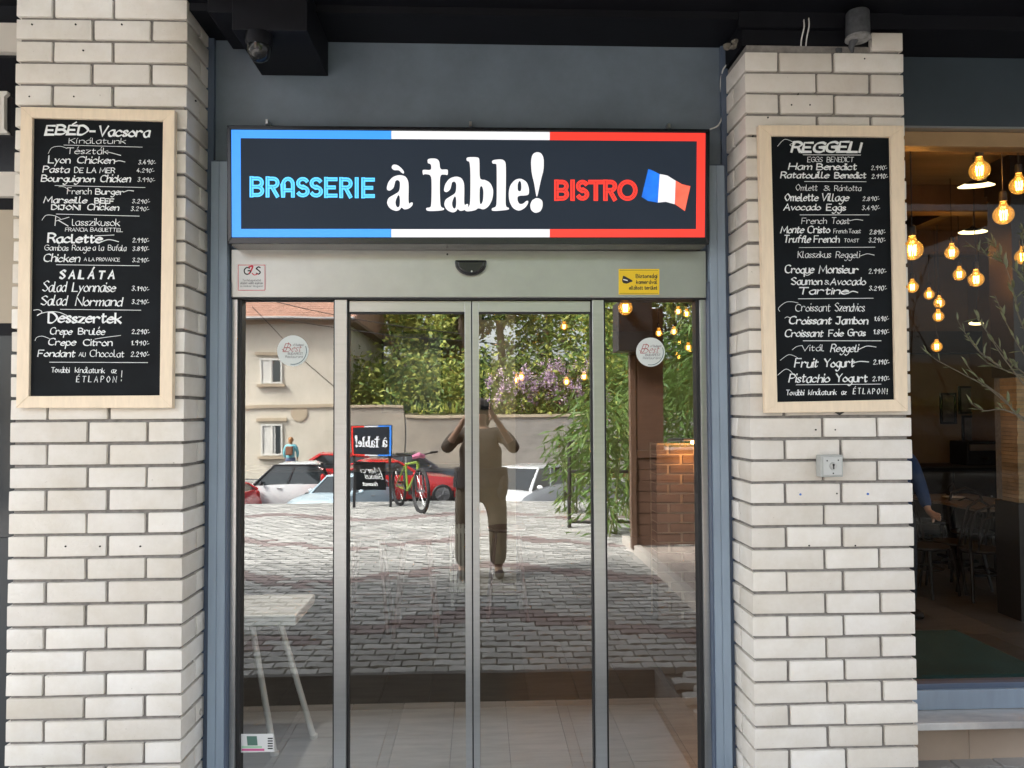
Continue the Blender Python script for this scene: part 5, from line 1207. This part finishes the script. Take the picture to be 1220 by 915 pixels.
# ---------------------------------------------------------------- tables, chairs, seat
SEAT=empty('window_seat',(2.3,.5,0)); tag(SEAT,'teal cushioned window seat behind the shop window','seat')
MB().box(-.40,.50,-.33,.42,0,.44).build('seat_box',darkwood,SEAT,bevel=.005); MB().box(-.40,.48,-.34,.43,.442,.50).build('cushion',M('teal_cloth',(.004,.04,.038),.8,var=.15,bump=.3),SEAT,bevel=.02)
def rtable(x,y,label,w=.42):
    t=empty('bistro_table',(x,y,0)); tag(t,label,'table','bistro tables in the restaurant')
    MB().box(-w,w,-.34,.34,.725,.755).build('table_top',M('table_wood',(.16,.12,.09),.3,var=.15),t,bevel=.004); MB().tube([(0,0,.03),(0,0,.724)],.035,12).build('column',black,t)
    MB().box(-.28,.28,-.035,.035,.0,.03).build('foot',black,t,bevel=.004); MB().box(-.034,.034,-.28,.28,.0305,.055).build('foot',black,t,bevel=.004)
def bchair(x,y,rz,label):
    t=empty('bentwood_chair',(x,y,0),rz); tag(t,label,'chair','dark bentwood chairs in the restaurant')
    MB().lathe([(.19,.435),(.205,.45),(.20,.465)],(0,0,0),'z',24).build('seat',darkwood,t,True)
    for s in (-1,1):
        MB().tube([(s*.15,.15,.44),(s*.17,.18,.2),(s*.18,.20,0)],[.018,.016,.013],8).build('leg',darkwood,t,True); MB().tube([(s*.16,-.15,.44),(s*.17,-.2,.2),(s*.18,-.24,0)],[.018,.016,.014],8).build('leg',darkwood,t,True)
    MB().tube([(.17,-.16,.45),(.18,-.22,.65),(.14,-.25,.84),(0,-.26,.90),(-.14,-.25,.84),(-.18,-.22,.65),(-.17,-.16,.45)],.014,8).build('back_frame',darkwood,t,True)
    MB().tube([(.10,-.17,.46),(.11,-.21,.65),(.07,-.23,.76),(0,-.235,.79),(-.07,-.23,.76),(-.11,-.21,.65),(-.10,-.17,.46)],.010,8).build('back_loop',darkwood,t,True)
    MB().tube([(.13*math.cos(a*math.pi/10),.15*math.sin(a*math.pi/10),.25) for a in range(21)],.010,6).build('ring_stretcher',darkwood,t,True)
pf=lambda px,y:X(px,700,y)
rtable(pf(1205,4.3),4.5,'bistro table nearest the right edge with a menu card on it'); rtable(pf(1150,5.0),5.2,'bistro table further back with a white plate')
bchair(pf(1140,4.0),4.0,R(20),'dark bentwood chair left of the nearer table'); bchair(pf(1182,3.5),3.6,R(-15),'dark bentwood chair in front of the nearer table'); bchair(pf(1120,5.2),5.4,R(70),'dark bentwood chair at the back table, left side'); bchair(pf(1222,3.3),3.1,R(30),'dark chair cut by the right edge of the photo'); bchair(pf(1160,4.6),4.6,R(160),'dark bentwood chair between the two tables'); bchair(pf(1105,3.8),3.8,R(200),'dark bentwood chair beside the right pillar edge'); bchair(pf(1195,5.6),5.7,R(100),'dark bentwood chair furthest back at the right')
t=empty('sideboard',(pf(1150,6.8),6.8,0)); tag(t,'black sideboard against the tan back wall under the pictures','sideboard')
MB().box(-.9,.9,-.25,.3,.1,.98).build('cabinet',black,t,bevel=.006); MB().box(-.93,.93,-.28,.32,.982,1.01).build('top',darkwood,t,bevel=.004)
for i in range(3): d=MB().box(-.86+i*.58,-.86+i*.58+.56,-.262,-.251,.16,.93).build('door',darkwood,t,bevel=.003); MB().ball((-.86+i*.58+.5,-.27,.6),.014,8).build('knob',steel,d)
t=empty('espresso_machine',(pf(1172,6.7),6.75,1.012)); tag(t,'dark coffee machine on the black sideboard','machine')
MB().box(-.28,.28,-.2,.2,0,.32).build('housing',black,t,bevel=.02); MB().box(-.25,.25,-.215,-.201,.2,.28).build('panel',steel,t); MB().tube([(-.1,-.24,.1),(-.1,-.36,.1)],.015,8).build('handle',rubber,t); MB().tube([(.1,-.24,.1),(.1,-.36,.1)],.015,8).build('handle',rubber,t)
mc=empty('menu_card',(pf(1205,4.3)-.0,4.3,.757)); tag(mc,'standing menu card with four food pictures on the nearer table','card')
a=P(1192,561,4.3);b_=P(1212,592,4.3); mc.location=((a.x+b_.x)/2,4.3,.757); w=(b_.x-a.x)/2; h=.21
MB().box(-w,w,0,.006,0,h).build('card',white,mc)
for i in range(2):
    for j in range(2): MB().box(-w+.01+i*w,-.01+i*w,-.003,-.0005,.01+j*h/2,h/2-.006+j*h/2).build('picture',M('food_print',(.10,.06,.04),.5,col2=(.3,.2,.12),scale=30),mc)
plt=MB().lathe([(.06,0),(.10,.012),(.12,.02),(.115,.02),(.06,.006)],(0,0,0),'z',24).build('white_plate',white,None,True); plt.location=(pf(1142,5.0),5.05,.757); tag(plt,'white plate on the back bistro table','plate')
crd=MB().box(-.06,.06,-.03,.03,0,.008).build('paper_slip',paper); crd.location=(mc.location.x-.02,4.2,.757); tag(crd,'small paper slip in front of the menu card','paper')
# slatted stone pier at the right edge
xs0=X(1211,500,2.8); t=empty('slate_pier',(xs0+.3,2.9,0)); tag(t,'warm lit stacked slate pier at the right edge behind the glass','pier')
sm2=M('slate_strip',(.36,.26,.15),.85,var=.3,scale=5,rand=.2,bump=.5)
for r_ in range(30,62):
    x=-.3
    while x<.3:
        w_=random.uniform(.14,.26); MB().box(x+.001,min(x+w_,.3),-.1-random.uniform(0,.015),.1,r_*.033,r_*.033+.030).build('slate',sm2,t); x+=w_
MB().box(-.28,.28,-.09,.2,.99,2.05).build('core',mortar,t); MB().box(-.3,.3,-.1,.2,0,.985).build('plinth',darkwood,t)
MB().box(-.3,.3,-.1,.2,2.051,IZ).build('upper_shaft',darkwood,t)
# long counter deep inside behind the door
t=empty('bar_counter',(-1.6,6.2,0)); tag(t,'dark wooden bar counter deep inside left of the column','counter')
MB().box(-1.6,1.3,-.3,.3,0,1.05).build('counter_body',darkwood,t); MB().box(-1.63,1.33,-.34,.34,1.052,1.09).build('counter_top',M('counter_top',(.2,.16,.12),.3),t,bevel=.005)
# ================================================================= PEOPLE
skin=M('skin',(.38,.23,.16),.55,var=.05,scale=20); hair=M('dark_hair',(.03,.02,.015),.6,var=.3,scale=60)
def skinmesh(name,verts,edges,mat,parent,root=0,sub=2):
    me=bpy.data.meshes.new(name); me.from_pydata([v[0] for v in verts],edges,[]); me.materials.append(mat)
    o=bpy.data.objects.new(name,me); COL.objects.link(o); o.parent=parent
    o.modifiers.new('skin','SKIN'); 
    if not me.skin_vertices: me.attributes.new
    for i,v in enumerate(verts):
        r=v[1]; r=r if isinstance(r,tuple) else (r,r); me.skin_vertices[0].data[i].radius=r; me.skin_vertices[0].data[i].use_root=(i==root)
    o.modifiers['skin'].use_smooth_shade=True; s=o.modifiers.new('subsurf','SUBSURF'); s.levels=sub; s.render_levels=sub
    return o
def person(loc,rz,label,shirt,pants,arms,hairmat=hair,sleeve=.75,shoe=None,long_hair=False,wide=1.0,stance=.10,hemband=None):
    t=empty('person',loc,rz); tag(t,label,'person'); v=[];e=[]
    def add(p,r,par=None):
        v.append((p,r)); 
        if par is not None: e.append((par,len(v)-1))
        return len(v)-1
    pel=add((0,0,.90),(.155*wide,.11)); wa=add((0,0,1.06),(.13*wide,.10),pel); chst=add((0,.01,1.24),(.155*wide,.11),wa); nb=add((0,0,1.37),(.09,.075),chst); nk=add((0,0,1.44),.05,nb); hd=add((0,.015,1.55),(.078,.092),nk); add((0,.01,1.64),(.06,.07),hd)
    for s in (-1,1):
        hp=add((s*stance,0,.84),(.095,.10),pel); kn=add((s*(stance+.015),.02,.47),(.062,.066),hp); an=add((s*(stance+.02),-.01,.09),(.038,.042),kn); add((s*(stance+.03),.12,.03),(.04,.028),an)
        sh=add((s*.17*wide,0,1.34),(.062,.062),nb); el=add((s*arms[0][0],arms[0][1],arms[0][2]),(.043,.043),sh); wr=add((s*arms[1][0],arms[1][1],arms[1][2]),(.028,.026),el)
        d=Vector(arms[2]); pm=add((s*d.x,d.y,d.z),(.034,.018),wr)
        for k in range(4):
            a=Vector(arms[3]); bs=Vector((s*d.x,d.y,d.z)); f1=bs+Vector((s*a.x,a.y,a.z))*(.05+.006*(1.5-abs(k-1.5)))+Vector((0,.006,.016*(k-1.5))); f2=f1+Vector((s*a.x*.5-s*.012,a.y+.4,a.z))*.028; i1=add(tuple(f1),.0095,pm); add(tuple(f2),.008,i1)
        th=add((s*(d.x)+0,d.y+.02,d.z-.045),.011,pm); add((s*(d.x-.02),d.y+.03,d.z-.065),.009,th)
    skinmesh('body',v,e,skin,t)
    # shirt
    v=[];e=[]; g=.018
    a0_=add((0,0,.88),(.16*wide+g,.12+g)); a=add((0,0,.95),(.165*wide+g,.12+g),a0_); b_=add((0,0,1.08),(.14*wide+g,.105+g),a); c=add((0,.01,1.24),(.16*wide+g,.115+g),b_); d_=add((0,0,1.375),(.10,.085),c); add((0,0,1.405),(.062,.06),d_)
    for s in (-1,1):
        sh=add((s*.175*wide,0,1.345),(.078,.078),d_); E=Vector((s*arms[0][0],arms[0][1],arms[0][2])); Wr=Vector((s*arms[1][0],arms[1][1],arms[1][2])); el=add(tuple(E),(.060,.060),sh); 
        if sleeve>0: add(tuple(E.lerp(Wr,sleeve)),(.045,.045),el)
    skinmesh('shirt',v,e,shirt,t)
    v=[];e=[]
    a=add((0,0,.98),(.15*wide+.01,.115)); b_=add((0,0,.88),(.165*wide+.01,.12),a)
    for s in (-1,1):
        h_=add((s*stance,0,.80),(.11,.115),b_); k=add((s*(stance+.012),.02,.47),(.085*wide**.6,.092),h_); add((s*(stance+.015),-.0,.10),(.078*wide**.6,.085),k)
    skinmesh('trousers',v,e,pants,t)
    for s in (-1,1): MB().ball((s*(stance+.03),.07,.045),.06,12,sc=(.75,2.0,.75)).build('shoe',shoe or rubber,t,True)
    h_=MB().ball((0,-.012,1.605),.105,16,sc=(.93,1.02,1.0))
    if long_hair: h_.ball((0,-.05,1.50),.085,14,sc=(1.15,.7,1.3))
    else: h_.ball((0,-.05,1.55),.08,14,sc=(1.0,.8,1.0))
    h_.build('hair',hairmat,t,True)
    for s in (-1,1):
        MB().ball((s*.03,.088,1.575),.011,8).build('eye',rubber,t,True); MB().ball((s*.082,.0,1.55),.022,8,sc=(.4,.8,1.3)).build('ear',skin,t,True)
    MB().ball((0,.103,1.545),.014,8,sc=(.8,1,1.5)).build('nose',skin,t,True); MB().ball((0,.092,1.512),.02,8,sc=(1.2,.4,.35)).build('mouth',M('lips',(.45,.16,.14),.5),t,True)
    return t
gp_=person((0.0,-3.86,.2),0,'person in olive brown top and khaki trousers holding up a phone, facing the door',M('olive_jumper',(.05,.040,.032),.9,var=.1,scale=40,bump=.4),M('khaki_trousers',(.085,.068,.048),.9,var=.12,scale=5),((.33,.16,1.22),(.15,.30,1.50),(.10,.325,1.565),(-.15,.3,.9)),sleeve=.35,long_hair=True,wide=1.38,stance=.15)
MB().lathe([(.262,.86),(.265,.92),(.255,1.04)],(0,0,0),'z',28).build('dark_hem',M('dark_cloth',(.03,.028,.03),.9),gp_,True).scale=(1,.68,1)
MB().ball((.20,.06,.86),.10,12,sc=(.6,.9,1.3)).build('shoulder_bag',M('dark_cloth',(.03,.028,.03),.9),gp_,True)
ph=empty('mobile_phone',(-.0,-3.522,1.795)); tag(ph,'black phone held sideways in both hands','phone')
MB().box(-.078,.078,-.004,.004,-.038,.038).build('phone_body',blackgloss,ph,bevel=.003); MB().box(-.070,-.035,.0042,.006,.0,.032).build('camera_bump',blackgloss,ph,bevel=.001)
c=V(346,560,-20.3+2.2); 
pz=prof_z(-22.0); vv=V(346,533,-27.5); pp=person((vv.x,-27.4,-1.1+.0),R(180),'passer-by in turquoise jacket with a brown backpack beyond the parked cars',M('turquoise',(.18,.50,.56),.8),M('jeans_blue',(.08,.11,.2),.8),((.25,.05,1.10),(.24,.12,.88),(.24,.14,.80),(0,.1,-1)),M('ginger_hair',(.35,.16,.06),.6),sleeve=.9)
pp.scale=(1.08,)*3
bp=MB().box(-.13,.13,-.30,-.15,1.02,1.36).build('backpack',M('brown_leather',(.22,.09,.05),.6),pp,bevel=.03)
vv=P(1099,560,3.0); person((vv.x-.27,3.0,0),R(190),'diner in blue shirt standing just right of the pillar, inside',M('blue_shirt',(.018,.045,.12),.9),M('dark_trousers',(.02,.022,.03),.9),((.24,.05,1.10),(.22,.16,.92),(.20,.22,.90),(0,1,-.2)),sleeve=.9)
# ================================================================= OLIVE TREE outside the window
YO=-.45; op=P(1300,700,YO); OT=empty('olive_tree',(op.x,YO,.2)); tag(OT,'potted olive tree with thin bare twigs reaching in front of the window','tree'); oo=Vector(OT.location)
potm=M('terracotta',(.30,.14,.09),.8,var=.1)
MB().lathe([(.14,0),(.20,.38),(.22,.38),(.22,.42),(.19,.42),(.18,.36),(.001,.36)],(0,0,0),'z',28).build('pot',potm,OT,True)
MB().tube([(0,0,.3),(.03,.02,.8),(-.02,0,1.1),(.0,.0,1.4)],[.028,.024,.02,.016],8).build('trunk',bark,OT,True)
tw=[[(1150,287),(1171,302),(1205,319),(1222,338),(1262,400),(1297,470)],[(1185,351),(1202,391),(1222,425),(1260,480),(1299,540)],[(1162,373),(1177,397),(1194,424),(1230,470),(1262,500)],[(1097,413),(1115,428),(1150,447),(1181,465),(1220,499),(1262,530),(1298,580)],
[(1151,434),(1169,454),(1195,474),(1213,496),(1240,515)],[(1164,380),(1184,406),(1206,434),(1222,447),(1262,490)],[(1155,479),(1172,489),(1195,488),(1225,500)],[(1173,412),(1175,431),(1195,440),(1222,450)],[(1180,285),(1195,310),(1207,345),(1215,380),(1240,430)],[(1218,270),(1219,310),(1224,360),(1240,430)],[(1140,380),(1152,400),(1168,420),(1190,436)]]
twm=M('olive_twig',(.11,.095,.065),.8,var=.2); lfm=leafmat('olive_leaf',(.13,.15,.075),(.22,.24,.14),20)
LM=[]
for s in range(3):
    m=MB(); L_=.05; w_=.0055; b0=[(0,0,0),(L_*.3,w_,.002),(L_*.65,w_*.9,.004),(L_,0,.002*s),(L_*.65,-w_*.9,.004),(L_*.3,-w_,.002),(L_*.5,0,-.001)]
    o=m.pts(b0,[(0,1,6),(1,2,6),(2,3,6),(3,4,6),(4,5,6),(5,0,6)]).build('leaf',lfm); LM.append(o.data); bpy.data.objects.remove(o)
rr=random.Random(5)
for i,b_ in enumerate(tw):
    yy=YO+rr.uniform(-.10,.16); pts=[]
    for k,(a,c) in enumerate(b_):
        f=k/(len(b_)-1); pts.append(P(a,c,yy*(1-f)+YO*f)-oo)
    pts=cm(pts); n=len(pts); MB().tube(pts,[.0011+.0038*(k/n)**1.5 for k in range(n)],6).build('twig',twm,OT,True)
    for k in range(1,n-2,1):
        dens=.55 if i in (0,1,8,9,5) else .22
        for rep in range(2):
            if rr.random()<dens:
                d=(pts[max(k-1,0)]-pts[k+1]).normalized(); side=Vector((rr.gauss(0,.6),rr.gauss(0,.4),rr.gauss(.15,.6))); q=(d+side).normalized().to_track_quat('X','Z')
                o=bpy.data.objects.new('leaf',rr.choice(LM)); COL.objects.link(o); o.parent=OT; o.location=pts[k]; o.rotation_mode='QUATERNION'; o.rotation_quaternion=q; o.scale=(rr.uniform(.6,1.2),)*3
